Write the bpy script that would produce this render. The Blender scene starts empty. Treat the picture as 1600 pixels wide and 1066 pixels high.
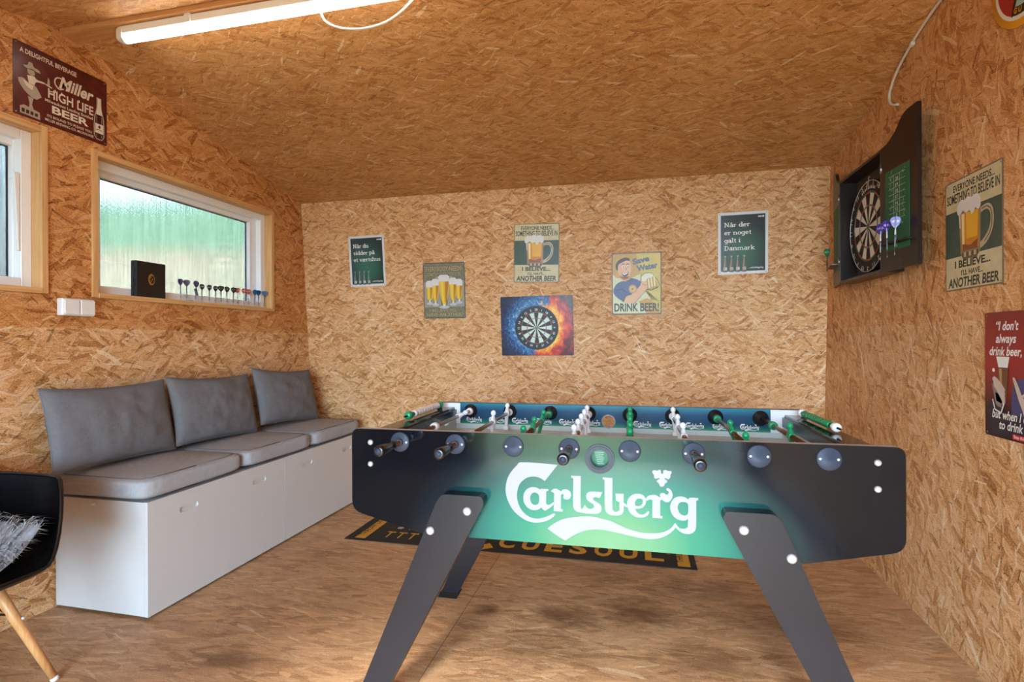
import bpy, math, random
from math import pi, sin, cos, radians
from mathutils import Vector, Matrix, noise as mnoise
from mathutils.geometry import tessellate_polygon

# ------------------------------------------------------------------ camera, sky, light, exposure
S = bpy.context.scene
COL = S.collection
S.view_settings.view_transform = 'Standard'
S.view_settings.look = 'None'
S.view_settings.gamma = 1.0
S.view_settings.use_curve_mapping = False
S.view_settings.exposure = 0.38
S.cycles.use_denoising = True
S.cycles.adaptive_threshold = 0.02
S.cycles.max_bounces = 10
S.cycles.diffuse_bounces = 5
S.cycles.glossy_bounces = 4
S.cycles.transmission_bounces = 8
S.cycles.sample_clamp_indirect = 6.0

cam = bpy.data.cameras.new('camera')
cam.sensor_width = 36.0
cam.lens = 36.0 * 831.93 / 1600.0
cam.clip_start = 0.02
cam_ob = bpy.data.objects.new('camera', cam)
COL.objects.link(cam_ob)
cam_ob.matrix_world = (Matrix.Translation((0, 0, 1.1752)) @ Matrix.Rotation(0.2318, 4, 'Z')
                       @ Matrix.Rotation(pi / 2, 4, 'X') @ Matrix.Rotation(-0.004, 4, 'Z'))
S.camera = cam_ob

SKY_STRENGTH = 28.0
world = bpy.data.worlds.new('overcast_sky')
S.world = world
world.use_nodes = True
bg = world.node_tree.nodes['Background']
# hazy sky: brightest low over the horizon, dimmer overhead
_t = world.node_tree
_g = _t.nodes.new('ShaderNodeTexCoord'); _s = _t.nodes.new('ShaderNodeSeparateXYZ'); _r = _t.nodes.new('ShaderNodeValToRGB')
_t.links.new(_g.outputs['Generated'], _s.inputs[0]); _t.links.new(_s.outputs[2], _r.inputs[0]); _t.links.new(_r.outputs[0], bg.inputs['Color'])
_e = _r.color_ramp.elements
_e[0].position, _e[0].color = 0.0, (0.59, 0.81, 1.0, 1)
_e[1].position, _e[1].color = 0.75, (0.15, 0.23, 0.31, 1)
_m = _e.new(0.25); _m.color = (0.48, 0.68, 0.86, 1)
bg.inputs['Strength'].default_value = SKY_STRENGTH

def portal(name, loc, rot, sx, sy):
    """daylight opening: a sampling portal for the sky, gives no light of its own"""
    l = bpy.data.lights.new(name, 'AREA')
    l.shape = 'RECTANGLE'
    l.size, l.size_y = sx, sy
    l.cycles.is_portal = True
    o = bpy.data.objects.new(name, l)
    COL.objects.link(o)
    o.location, o.rotation_euler = loc, rot
    return o
DOOR = (-1.40, 1.04, 2.10)      # the open double door behind the camera: x from, x to, height
FRONT_Y = -2.0
portal('door_daylight', ((DOOR[0] + DOOR[1]) / 2, FRONT_Y - 0.02, DOOR[2] / 2), (pi / 2, 0, 0), DOOR[1] - DOOR[0], DOOR[2])

sun_l = bpy.data.lights.new('sun', 'SUN')
sun_l.energy = 11.0
sun_l.angle = radians(8.0)
sun_l.color = (1.0, 0.97, 0.93)
sun_o = bpy.data.objects.new('sun', sun_l)
COL.objects.link(sun_o)
sun_o.rotation_euler = (radians(62.0), 0, radians(-2))

# ------------------------------------------------------------------ materials
def lin(h):
    h = h.lstrip('#')
    out = []
    for i in (0, 2, 4):
        c = int(h[i:i + 2], 16) / 255
        out.append(c / 12.92 if c <= 0.04045 else ((c + 0.055) / 1.055) ** 2.4)
    return (*out, 1.0)

class NT:
    def __init__(s, tree): s.t = tree
    def n(s, typ, **kw):
        o = s.t.nodes.new(typ)
        for k, v in kw.items(): setattr(o, k, v)
        return o
    def put(s, sock, v):
        if v is None: return
        if isinstance(v, bpy.types.NodeSocket): s.t.links.new(v, sock)
        else: sock.default_value = v
    def m(s, op, a, b=None, c=None, clamp=False):
        o = s.n('ShaderNodeMath', operation=op, use_clamp=clamp)
        for i, v in enumerate((a, b, c)): s.put(o.inputs[i], v)
        return o.outputs[0]
    def vm(s, op, a, b=None):
        o = s.n('ShaderNodeVectorMath', operation=op)
        s.put(o.inputs[0], a); s.put(o.inputs[1], b)
        return o.outputs[0]
    def xyz(s, v):
        o = s.n('ShaderNodeSeparateXYZ'); s.put(o.inputs[0], v); return o.outputs
    def vec(s, x, y, z=0.0):
        o = s.n('ShaderNodeCombineXYZ')
        for i, v in enumerate((x, y, z)): s.put(o.inputs[i], v)
        return o.outputs[0]
    def noise(s, v, scale=5, detail=2, rough=0.5, dist=0.0):
        o = s.n('ShaderNodeTexNoise')
        s.put(o.inputs['Vector'], v); s.put(o.inputs['Scale'], scale)
        o.inputs['Detail'].default_value = detail
        o.inputs['Roughness'].default_value = rough
        o.inputs['Distortion'].default_value = dist
        return o.outputs['Fac']
    def ramp(s, f, stops, interp='LINEAR'):
        o = s.n('ShaderNodeValToRGB'); o.color_ramp.interpolation = interp
        e = o.color_ramp.elements
        while len(e) < len(stops): e.new(0.5)
        for q, (p, c) in zip(e, stops):
            q.position = p; q.color = lin(c) if isinstance(c, str) else c
        s.put(o.inputs[0], f); return o.outputs[0]
    def mixc(s, f, a, b, mode='MIX'):
        o = s.n('ShaderNodeMix', data_type='RGBA', blend_type=mode)
        s.put(o.inputs[0], f); s.put(o.inputs[6], a); s.put(o.inputs[7], b)
        return o.outputs[2]
    def mixf(s, f, a, b):
        o = s.n('ShaderNodeMix', data_type='FLOAT')
        s.put(o.inputs[0], f); s.put(o.inputs[2], a); s.put(o.inputs[3], b)
        return o.outputs[0]
    def mixv(s, f, a, b):
        o = s.n('ShaderNodeMix', data_type='VECTOR')
        s.put(o.inputs[0], f); s.put(o.inputs[4], a); s.put(o.inputs[5], b)
        return o.outputs[1]

def new_mat(name):
    m = bpy.data.materials.new(name); m.use_nodes = True
    t = NT(m.node_tree)
    return m, t, m.node_tree.nodes['Principled BSDF']

MATS = {}
def mat(color, rough=0.5, metal=0.0, var=0.0, vscale=40.0, bump=0.0, spec=0.5, coat=0.0, sheen=0.0, stretch=None):
    key = (color, rough, metal, var, vscale, bump, spec, coat, sheen, stretch)
    if key in MATS: return MATS[key]
    m, t, b = new_mat('paint_' + color.strip('#'))
    c = lin(color)
    b.inputs['Base Color'].default_value = c
    b.inputs['Roughness'].default_value = rough
    b.inputs['Metallic'].default_value = metal
    b.inputs['Specular IOR Level'].default_value = spec
    b.inputs['Coat Weight'].default_value = coat
    b.inputs['Coat Roughness'].default_value = 0.08
    b.inputs['Sheen Weight'].default_value = sheen
    tc = t.n('ShaderNodeTexCoord').outputs['Object']
    if stretch: tc = t.vm('MULTIPLY', tc, stretch)
    if var or bump:
        f = t.noise(tc, vscale, 3, 0.6)
    if var:
        d = tuple(x * (1 - var) for x in c[:3]) + (1,); l = tuple(min(1, x * (1 + var)) for x in c[:3]) + (1,)
        t.put(b.inputs['Base Color'], t.ramp(f, [(0.3, d), (0.7, l)]))
    else:   # faint mottling keeps every surface procedural
        f0 = t.noise(tc, 25, 2)
        t.put(b.inputs['Roughness'], t.m('MULTIPLY_ADD', f0, 0.06, rough - 0.03))
    if bump:
        bn = t.n('ShaderNodeBump'); bn.inputs['Strength'].default_value = bump; bn.inputs['Distance'].default_value = 0.002
        t.put(bn.inputs['Height'], f); t.put(b.inputs['Normal'], bn.outputs[0])
    MATS[key] = m
    return m

def strand_group():
    """one layer of wood strands: per-cell rotated rectangles"""
    g = bpy.data.node_groups.new('strand_layer', 'ShaderNodeTree')
    I = g.interface
    for nm, ty in (('Vector', 'NodeSocketVector'), ('Offset', 'NodeSocketVector'), ('Scale', 'NodeSocketFloat'), ('Length', 'NodeSocketFloat'),
                   ('Width', 'NodeSocketFloat'), ('Angle', 'NodeSocketFloat'), ('Spread', 'NodeSocketFloat')):
        I.new_socket(nm, in_out='INPUT', socket_type=ty)
    for nm, ty in (('Mask', 'NodeSocketFloat'), ('Edge', 'NodeSocketFloat'), ('Value', 'NodeSocketFloat'), ('Grain', 'NodeSocketVector')):
        I.new_socket(nm, in_out='OUTPUT', socket_type=ty)
    t = NT(g)
    gi = t.n('NodeGroupInput').outputs; go = t.n('NodeGroupOutput')
    p = t.vm('ADD', gi['Vector'], gi['Offset'])
    vo = t.n('ShaderNodeTexVoronoi', voronoi_dimensions='2D', feature='F1')
    t.put(vo.inputs['Vector'], p); t.put(vo.inputs['Scale'], gi['Scale'])
    d = t.xyz(t.vm('SUBTRACT', p, vo.outputs['Position']))
    rnd = t.n('ShaderNodeSeparateColor'); t.put(rnd.inputs[0], vo.outputs['Color'])
    r, gg, bb = rnd.outputs
    ang = t.m('ADD', gi['Angle'], t.m('MULTIPLY', t.m('SUBTRACT', r, 0.5), gi['Spread']))
    ca, sa = t.m('COSINE', ang), t.m('SINE', ang)
    u = t.m('ADD', t.m('MULTIPLY', d[0], ca), t.m('MULTIPLY', d[1], sa))
    v = t.m('SUBTRACT', t.m('MULTIPLY', d[1], ca), t.m('MULTIPLY', d[0], sa))
    # bent, ragged strands
    v2 = t.m('ADD', v, t.m('MULTIPLY', t.m('MULTIPLY', u, u), t.m('MULTIPLY', t.m('SUBTRACT', bb, 0.5), 2.5)))
    hl = t.m('MULTIPLY', gi['Length'], t.m('MULTIPLY_ADD', gg, 0.35, 0.25))
    hw = t.m('MULTIPLY', gi['Width'], t.m('MULTIPLY_ADD', bb, 0.45, 0.15))
    hw = t.m('MULTIPLY', hw, t.m('SUBTRACT', 1.0, t.m('POWER', t.m('DIVIDE', t.m('ABSOLUTE', u), hl), 4.0)))
    e = t.m('MAXIMUM', t.m('SUBTRACT', t.m('ABSOLUTE', u), hl), t.m('SUBTRACT', t.m('ABSOLUTE', v2), hw))
    mask = t.m('LESS_THAN', e, 0.0)
    edge = t.m('MULTIPLY', t.m('GREATER_THAN', t.m('ADD', e, t.m('MULTIPLY', v2, 0.12)), -0.0012), mask)
    val = t.m('FRACT', t.m('MULTIPLY', t.m('ADD', r, t.m('MULTIPLY', gg, 3.7)), 7.31))
    t.put(go.inputs['Mask'], mask); t.put(go.inputs['Edge'], edge); t.put(go.inputs['Value'], val)
    t.put(go.inputs['Grain'], t.vec(u, v2, val))
    return g
STRAND = strand_group()

def osb(name, stops, contrast=1.0, size=1.0, angle=0.0, spread=2.6, rough=0.6, specks=1.0, seed=0, floor=False, seams=(), layers=8, sliver=1.0, upper=None):
    m, t, b = new_mat(name)
    rg = random.Random(seed)
    uv = t.n('ShaderNodeUVMap').outputs[0]
    warp = t.n('ShaderNodeTexNoise'); warp.inputs['Scale'].default_value = 60; warp.inputs['Detail'].default_value = 2
    t.put(warp.inputs['Vector'], uv)
    p = t.vm('ADD', uv, t.vm('MULTIPLY', t.vm('SUBTRACT', warp.outputs['Color'], (0.5, 0.5, 0.5)), (0.006, 0.006, 0)))
    sv = t.xyz(p)
    base = t.noise(t.vec(t.m('MULTIPLY', sv[0], 14), t.m('MULTIPLY', sv[1], 70)), 1.0, 3, 0.6)
    val, grain, edge = base, p, None
    for i in range(layers):
        g = t.n('ShaderNodeGroup'); g.node_tree = STRAND
        k = size * (1.25 - 0.6 * i / layers)
        t.put(g.inputs['Vector'], p)
        g.inputs['Offset'].default_value = (rg.uniform(-5, 5), rg.uniform(-5, 5), 0)
        g.inputs['Scale'].default_value = (7.5 + rg.uniform(0, 3)) / k
        g.inputs['Length'].default_value = 0.165 * k
        g.inputs['Width'].default_value = 0.025 * k
        g.inputs['Angle'].default_value = angle + rg.uniform(-0.15, 0.15)
        g.inputs['Spread'].default_value = spread
        val = t.mixf(g.outputs['Mask'], val, g.outputs['Value'])
        grain = t.mixv(g.outputs['Mask'], grain, g.outputs['Grain'])
        edge = g.outputs['Edge'] if edge is None else t.mixf(g.outputs['Mask'], edge, g.outputs['Edge'])
    gv = t.vm('MULTIPLY', grain, (20, 380, 40))
    gr = t.noise(gv, 1.0, 4, 0.7)
    fine = t.noise(t.vm('MULTIPLY', p, (150, 260, 1)), 1.0, 3, 0.7)
    big = t.noise(p, 2.2, 3)
    f = t.m('ADD', t.m('MULTIPLY', t.m('SUBTRACT', val, 0.5), 0.48 * contrast), t.m('MULTIPLY', t.m('SUBTRACT', gr, 0.5), 1.05 * contrast))
    f = t.m('ADD', f, t.m('MULTIPLY', t.m('SUBTRACT', fine, 0.5), 1.0 * contrast))
    f = t.m('ADD', f, t.m('MULTIPLY', t.m('SUBTRACT', big, 0.5), 0.35))
    f = t.m('ADD', f, 0.5)
    c = t.ramp(f, stops)
    # a few strands redder or yellower than the rest
    c = t.mixc(t.m('MULTIPLY', t.m('SUBTRACT', val, 0.72, clamp=True), 1.6), c, lin('#c98a52'))
    c = t.mixc(t.m('MULTIPLY', edge, 0.26 * contrast), c, lin('#6a4019'))
    # thin pale and dark slivers
    for (ln, wd, thr, col, am, sc) in ((.15, .016, .80, '#f1dfbd', .65, 8), (.085, .008, .70, '#f3e2c2', .60, 14), (.10, .009, .80, '#5f3817', .60, 11), (.05, .006, .62, '#f3e2c2', .5, 21), (.045, .005, .55, '#4a2a11', .65, 23)):
        g = t.n('ShaderNodeGroup'); g.node_tree = STRAND
        t.put(g.inputs['Vector'], p); g.inputs['Offset'].default_value = (rg.uniform(-5, 5), rg.uniform(-5, 5), 0)
        g.inputs['Scale'].default_value = sc / size; g.inputs['Length'].default_value = ln * size; g.inputs['Width'].default_value = wd * size
        g.inputs['Angle'].default_value = angle; g.inputs['Spread'].default_value = min(3.1, spread * 1.2)
        k = t.m('MULTIPLY', g.outputs['Mask'], t.m('MULTIPLY', t.m('SUBTRACT', g.outputs['Value'], thr, clamp=True), 1.6 / (1 - thr), clamp=True))
        c = t.mixc(t.m('MULTIPLY', k, t.m('MULTIPLY', t.m('ADD', gr, fine), 0.95 * am * sliver), clamp=True), c, lin(col))
    if upper:      # the upper boards are tinted darker and redder
        k = t.m('GREATER_THAN', t.xyz(uv)[1], 1.243)
        c = t.mixc(k, c, t.mixc(1.0, c, lin(upper), 'MULTIPLY'))
    # dark resin specks and splinters
    for (sc, th, am, st) in ((38, 0.645, 0.75, (1.0, 2.4, 1)), (80, 0.64, 0.7, (1.8, 1.0, 1))):
        s1 = t.noise(t.vm('MULTIPLY', p, st), sc, 3, 0.55, 0.8)
        k = t.m('MULTIPLY', t.m('SUBTRACT', s1, th), 14.0, clamp=True)
        c = t.mixc(t.m('MULTIPLY', k, am * specks, clamp=True), c, lin('#3c220e'))
    if floor:
        q = t.xyz(uv)
        # worn, dirty patches left by shoes
        for (cx, cy, rx, ry, am) in ((-0.63, 2.24, .07, .05, .85), (-0.30, 2.26, .15, .10, .75), (0.0, 2.36, .16, .10, .8), (0.62, 2.42, .28, .14, .6),
                                     (0.25, 2.05, .22, .12, .55), (-0.40, 2.0, .28, .10, .4), (0.35, 2.62, .3, .15, .5), (-.1, 2.75, .5, .2, .35), (-1.45, 1.68, .17, .07, .65), (-1.3, 2.2, .35, .2, .15), (0.1, 1.7, .3, .2, .2)):
            dx = t.m('DIVIDE', t.m('SUBTRACT', q[0], cx), rx); dy = t.m('DIVIDE', t.m('SUBTRACT', q[1], cy), ry)
            rr = t.m('SQRT', t.m('ADD', t.m('MULTIPLY', dx, dx), t.m('MULTIPLY', dy, dy)))
            rr = t.m('ADD', rr, t.m('MULTIPLY', t.m('SUBTRACT', t.noise(t.vm('MULTIPLY', uv, (9, 16, 1)), 1.0, 4, 0.65), 0.5), 2.2))
            k = t.m('SUBTRACT', 1.25, rr, clamp=True)
            c = t.mixc(t.m('MULTIPLY', k, am, clamp=True), c, lin('#5b3a22'))
    for (axis, at, wd) in seams:
        q = t.xyz(uv)
        k = t.m('LESS_THAN', t.m('ABSOLUTE', t.m('SUBTRACT', q[axis], at)), wd)
        c = t.mixc(t.m('MULTIPLY', k, 0.75 if floor else 0.35), c, lin('#3a230f'))
    t.put(b.inputs['Base Color'], c)
    t.put(b.inputs['Roughness'], t.m('MULTIPLY_ADD', gr, 0.25, rough - 0.12))
    b.inputs['Specular IOR Level'].default_value = 0.35
    bn = t.n('ShaderNodeBump'); bn.inputs['Strength'].default_value = 0.25; bn.inputs['Distance'].default_value = 0.0015
    t.put(bn.inputs['Height'], fine); t.put(b.inputs['Normal'], bn.outputs[0])
    return m

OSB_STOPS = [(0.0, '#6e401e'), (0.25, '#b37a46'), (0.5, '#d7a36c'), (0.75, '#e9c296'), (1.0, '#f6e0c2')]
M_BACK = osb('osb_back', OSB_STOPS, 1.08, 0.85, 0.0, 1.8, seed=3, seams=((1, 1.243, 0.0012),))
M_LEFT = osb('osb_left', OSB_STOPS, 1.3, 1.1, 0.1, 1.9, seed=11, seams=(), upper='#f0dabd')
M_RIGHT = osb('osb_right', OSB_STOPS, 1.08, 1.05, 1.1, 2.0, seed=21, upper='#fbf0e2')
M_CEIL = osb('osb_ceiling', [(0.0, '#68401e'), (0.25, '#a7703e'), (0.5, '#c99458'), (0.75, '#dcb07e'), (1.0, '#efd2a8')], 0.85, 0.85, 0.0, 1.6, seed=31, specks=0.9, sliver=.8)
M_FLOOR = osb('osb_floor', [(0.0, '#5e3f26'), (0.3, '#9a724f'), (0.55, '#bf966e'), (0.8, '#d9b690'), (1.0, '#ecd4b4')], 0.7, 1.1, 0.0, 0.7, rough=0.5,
              specks=0.45, seed=41, floor=True, sliver=0.45, seams=((0, -0.742, 0.0016),))

def wood(name, dark, light, sx=3.0, sy=60.0, rough=0.5, axis=0):
    m, t, b = new_mat(name)
    tc = t.n('ShaderNodeTexCoord').outputs['Object']
    sc = [sy, sy, sy]; sc[axis] = sx
    f = t.noise(t.vm('MULTIPLY', tc, tuple(sc)), 1.0, 4, 0.6, 0.4)
    t.put(b.inputs['Base Color'], t.ramp(f, [(0.25, dark), (0.75, light)]))
    b.inputs['Roughness'].default_value = rough
    return m
M_PINE_Y = wood('pine_along_y', '#c08a50', '#e2b980', axis=1)
M_PINE_Z = wood('pine_along_z', '#c08a50', '#e2b980', axis=2)
M_PINE_X = wood('pine_along_x', '#b27c48', '#d8a870', axis=0)
M_BEECH = wood('beech_dowel', '#b9804a', '#d9a36a', 4, 90, 0.4, axis=2)

M_WHITE = mat('#e9e9e8', 0.35)
M_UPVC = mat('#eef0f2', 0.25, spec=0.5)
M_BENCH = mat('#cccbca', 0.4)
M_BLACKP = mat('#0b0b0c', 0.25, spec=0.6)
M_CHROME = mat('#dfe2e6', 0.3, 0.55)
M_STEEL = mat('#9a9da2', 0.3, 1.0)

def fabric(name, color):
    m, t, b = new_mat(name)
    tc = t.n('ShaderNodeTexCoord').outputs['Object']
    w1 = t.n('ShaderNodeTexWave', wave_type='BANDS', bands_direction='Y'); w1.inputs['Scale'].default_value = 220; w1.inputs['Distortion'].default_value = 1.5
    w2 = t.n('ShaderNodeTexWave', wave_type='BANDS', bands_direction='Z'); w2.inputs['Scale'].default_value = 220; w2.inputs['Distortion'].default_value = 1.5
    t.put(w1.inputs['Vector'], tc); t.put(w2.inputs['Vector'], tc)
    h = t.m('ADD', w1.outputs['Fac'], w2.outputs['Fac'])
    n = t.noise(tc, 60, 4, 0.7)
    c = lin(color); d = tuple(x * 0.82 for x in c[:3]) + (1,); l = tuple(x * 1.15 for x in c[:3]) + (1,)
    t.put(b.inputs['Base Color'], t.ramp(t.m('ADD', t.m('MULTIPLY', h, 0.2), t.m('MULTIPLY', n, 0.6)), [(0.25, d), (0.75, l)]))
    b.inputs['Roughness'].default_value = 0.9
    b.inputs['Specular IOR Level'].default_value = 0.15
    bn = t.n('ShaderNodeBump'); bn.inputs['Strength'].default_value = 0.15; bn.inputs['Distance'].default_value = 0.001
    t.put(bn.inputs['Height'], h); t.put(b.inputs['Normal'], bn.outputs[0])
    return m
M_FABRIC = fabric('grey_cushion_fabric', '#a6a7ab')
M_FABRIC2 = fabric('darker_grey_cushion_fabric', '#727276')

# ------------------------------------------------------------------ mesh builder
class MB:
    def __init__(s, uv=None):
        s.v, s.f, s.mi, s.mats, s.uv, s.sm = [], [], [], [], uv, []
    def slot(s, m):
        if m not in s.mats: s.mats.append(m)
        return s.mats.index(m)
    def add(s, vs, fs, m, smooth=False, M=None):
        o = len(s.v); k = s.slot(m)
        for p in vs:
            p = Vector(p)
            s.v.append(M @ p if M is not None else p)
        for f in fs:
            s.f.append([o + i for i in f]); s.mi.append(k); s.sm.append(smooth)
    def box(s, lo, hi, m, M=None):
        x0, y0, z0 = lo; x1, y1, z1 = hi
        s.add([(x0, y0, z0), (x1, y0, z0), (x1, y1, z0), (x0, y1, z0), (x0, y0, z1), (x1, y0, z1), (x1, y1, z1), (x0, y1, z1)],
              [(0, 3, 2, 1), (4, 5, 6, 7), (0, 1, 5, 4), (1, 2, 6, 5), (2, 3, 7, 6), (3, 0, 4, 7)], m, False, M)
    def lathe(s, prof, m, M=None, seg=20, cap=True):
        """prof: (radius, height) along local +Z"""
        vs, fs = [], []
        for r, h in prof:
            for k in range(seg):
                a = 2 * pi * k / seg
                vs.append((r * cos(a), r * sin(a), h))
        for i in range(len(prof) - 1):
            for k in range(seg):
                a, b = i * seg + k, i * seg + (k + 1) % seg
                fs.append((a, b, b + seg, a + seg))
        if cap:
            fs.append(tuple(range(seg))[::-1]); fs.append(tuple((len(prof) - 1) * seg + k for k in range(seg)))
        s.add(vs, fs, m, True, M)
    def tube(s, pts, r, m, seg=10, M=None, r1=None):
        pts = [Vector(p) for p in pts]; n = len(pts); vs, fs = [], []
        up = Vector((0.123, 0.321, 0.94)).normalized()
        for i, p in enumerate(pts):
            d = (pts[min(i + 1, n - 1)] - pts[max(i - 1, 0)]).normalized()
            a = d.cross(up)
            if a.length < 1e-3: a = d.cross(Vector((1, 0, 0)))
            a.normalize(); b = d.cross(a).normalized()
            rr = r if r1 is None else r + (r1 - r) * i / (n - 1)
            for k in range(seg):
                t = 2 * pi * k / seg
                vs.append(p + a * (rr * cos(t)) + b * (rr * sin(t)))
        for i in range(n - 1):
            for k in range(seg):
                q, w = i * seg + k, i * seg + (k + 1) % seg
                fs.append((q, w, w + seg, q + seg))
        fs.append(tuple(range(seg))[::-1]); fs.append(tuple((n - 1) * seg + k for k in range(seg)))
        s.add(vs, fs, m, True, M)
    def ball(s, c, r, m, M=None, seg=14, rings=9, sc=(1, 1, 1)):
        vs, fs = [], []
        for i in range(rings + 1):
            t = pi * i / rings
            for k in range(seg):
                a = 2 * pi * k / seg
                vs.append((c[0] + r * sc[0] * sin(t) * cos(a), c[1] + r * sc[1] * sin(t) * sin(a), c[2] + r * sc[2] * cos(t)))
        for i in range(rings):
            for k in range(seg):
                a, b = i * seg + k, i * seg + (k + 1) % seg
                fs.append((a, a + seg, b + seg, b))
        s.add(vs, fs, m, True, M)
    def flat(s, polys, m, z=0.0, M=None):
        """filled 2-D outline (first) with holes (rest), facing local +Z"""
        polys = [[Vector((p[0], p[1], 0)) for p in q] for q in polys]
        allp = [p for q in polys for p in q]
        tr = tessellate_polygon(polys)
        fs = []
        for a, b, c in tr:
            A, B, C = allp[a], allp[b], allp[c]
            fs.append((a, b, c) if (B - A).cross(C - A).z > 0 else (a, c, b))
        s.add([(p.x, p.y, z) for p in allp], fs, m, False, M)
    def prism(s, polys, z0, z1, m, m_side=None, M=None):
        m_side = m_side or m
        polys = [[Vector((p[0], p[1], 0)) for p in q] for q in polys]
        allp = [p for q in polys for p in q]
        tr = tessellate_polygon(polys); top, bot = [], []
        for a, b, c in tr:
            A, B, C = allp[a], allp[b], allp[c]
            if (B - A).cross(C - A).z < 0: b, c = c, b
            top.append((a, b, c)); bot.append((a, c, b))
        s.add([(p.x, p.y, z1) for p in allp], top, m, False, M)
        s.add([(p.x, p.y, z0) for p in allp], bot, m, False, M)
        for qi, q in enumerate(polys):
            n = len(q)
            area = sum(q[i].x * q[(i + 1) % n].y - q[(i + 1) % n].x * q[i].y for i in range(n))
            flip = (area < 0) != (qi > 0)
            vs = [(p.x, p.y, z0) for p in q] + [(p.x, p.y, z1) for p in q]
            fs = [(i, (i + 1) % n, n + (i + 1) % n, n + i) for i in range(n)]
            if flip: fs = [f[::-1] for f in fs]
            s.add(vs, fs, m_side, False, M)
    def grid(s, fn, nu, nv, m, closed_u=False, M=None, flip=False):
        vs = [fn(i / nu, j / nv) for j in range(nv + 1) for i in range(nu + (0 if closed_u else 1))]
        w = nu if closed_u else nu + 1; fs = []
        for j in range(nv):
            for i in range(nu):
                a, b = j * w + i, j * w + (i + 1) % w
                f = (a, b, b + w, a + w)
                fs.append(f[::-1] if flip else f)
        s.add(vs, fs, m, True, M)
    def build(s, name, parent=None, bevel=0.0, M=None, merge=False):
        me = bpy.data.meshes.new(name)
        me.from_pydata([tuple(p) for p in s.v], [], s.f)
        for m in s.mats: me.materials.append(m)
        for p, k, sm in zip(me.polygons, s.mi, s.sm): p.material_index = k; p.use_smooth = sm
        if s.uv:
            L = me.uv_layers.new(name='UVMap')
            ia, ib = s.uv
            for p in me.polygons:
                for li in p.loop_indices:
                    co = me.vertices[me.loops[li].vertex_index].co
                    L.data[li].uv = (co[ia], co[ib])
        me.update()
        o = bpy.data.objects.new(name, me); COL.objects.link(o)
        if M is not None: o.matrix_world = M
        if parent is not None: o.parent = parent
        if bevel:
            b = o.modifiers.new('bevel', 'BEVEL'); b.width = bevel; b.segments = 3; b.limit_method = 'ANGLE'; b.angle_limit = radians(40)
        return o

def tag(o, label=None, cat=None, group=None, kind=None):
    if label: o['label'] = label
    if cat: o['category'] = cat
    if group: o['group'] = group
    if kind: o['kind'] = kind
    return o
def thing(name, label, cat, M=None, group=None, kind=None):
    o = bpy.data.objects.new(name, None); COL.objects.link(o)
    o.empty_display_size = 0.05
    if M is not None: o.matrix_world = M if isinstance(M, Matrix) else Matrix.Translation(M)
    return tag(o, label, cat, group, kind)
def dup(root, M, label=None, group=None, swap=None):
    """copy a thing with its parts and sub-parts; swap maps a material to another on the copies"""
    def cp(o, par):
        c = o.copy(); COL.objects.link(c)
        if swap and c.type == 'MESH' and any(x in swap for x in c.data.materials):
            c.data = c.data.copy()
            for i, x in enumerate(c.data.materials):
                if x in swap: c.data.materials[i] = swap[x]
        if par is not None: c.parent = par
        for ch in o.children: cp(ch, c)
        return c
    r = cp(root, None); r.matrix_world = M
    if label: r['label'] = label
    if group: r['group'] = group
    return r
def frame(o, ex, ey):
    ex = Vector(ex).normalized(); ey = Vector(ey).normalized(); ez = ex.cross(ey)
    M = Matrix((ex, ey, ez)).transposed().to_4x4(); M.translation = Vector(o)
    return M
def axis(p, d):
    """matrix taking local +Z to direction d at p"""
    q = Vector(d).normalized().to_track_quat('Z', 'Y').to_matrix().to_4x4(); q.translation = Vector(p)
    return q
def rrect(x0, y0, x1, y1, r, n=6):
    out = []
    for cx, cy, a in ((x1 - r, y1 - r, 0), (x0 + r, y1 - r, 90), (x0 + r, y0 + r, 180), (x1 - r, y0 + r, 270)):
        out += [(cx + r * cos(radians(a + 90 * k / n)), cy + r * sin(radians(a + 90 * k / n))) for k in range(n + 1)]
    return out
def round_poly(P, r, n=5):
    out = []; N = len(P)
    for i in range(N):
        a, b, c = Vector(P[i - 1]), Vector(P[i]), Vector(P[(i + 1) % N])
        rr = r[i] if isinstance(r, (list, tuple)) else r
        d1, d2 = (a - b), (c - b)
        k = min(rr, d1.length * .45, d2.length * .45)
        p, q = b + d1.normalized() * k, b + d2.normalized() * k
        for j in range(n + 1):
            t = j / n
            w = p * (1 - t) ** 2 + b * 2 * t * (1 - t) + q * t ** 2
            out.append((w.x, w.y))
    return out
def circ(cx, cy, r, n=28, ry=None):
    return [(cx + r * cos(2 * pi * k / n), cy + (ry or r) * sin(2 * pi * k / n)) for k in range(n)]
def smooth(P, n=4, corner=48):
    """Hermite rounding of a traced outline, keeping its sharp corners"""
    P = [Vector((x, y)) for x, y in P]; N = len(P); T = []
    for i in range(N):
        a, b, c = P[i - 1], P[i], P[(i + 1) % N]
        ang = (b - a).angle(c - b, 0)
        T.append(None if ang > radians(corner) else (c - a).normalized())
    out = []
    for i in range(N):
        a, b = P[i], P[(i + 1) % N]; L = (b - a).length
        ta = T[i] if T[i] else (b - a).normalized(); tb = T[(i + 1) % N] if T[(i + 1) % N] else (b - a).normalized()
        for k in range(n):
            t = k / n
            h = a * (2 * t ** 3 - 3 * t * t + 1) + ta * (L * (t ** 3 - 2 * t * t + t)) + b * (-2 * t ** 3 + 3 * t * t) + tb * (L * (t ** 3 - t * t))
            out.append((h.x, h.y))
    return out

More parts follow.
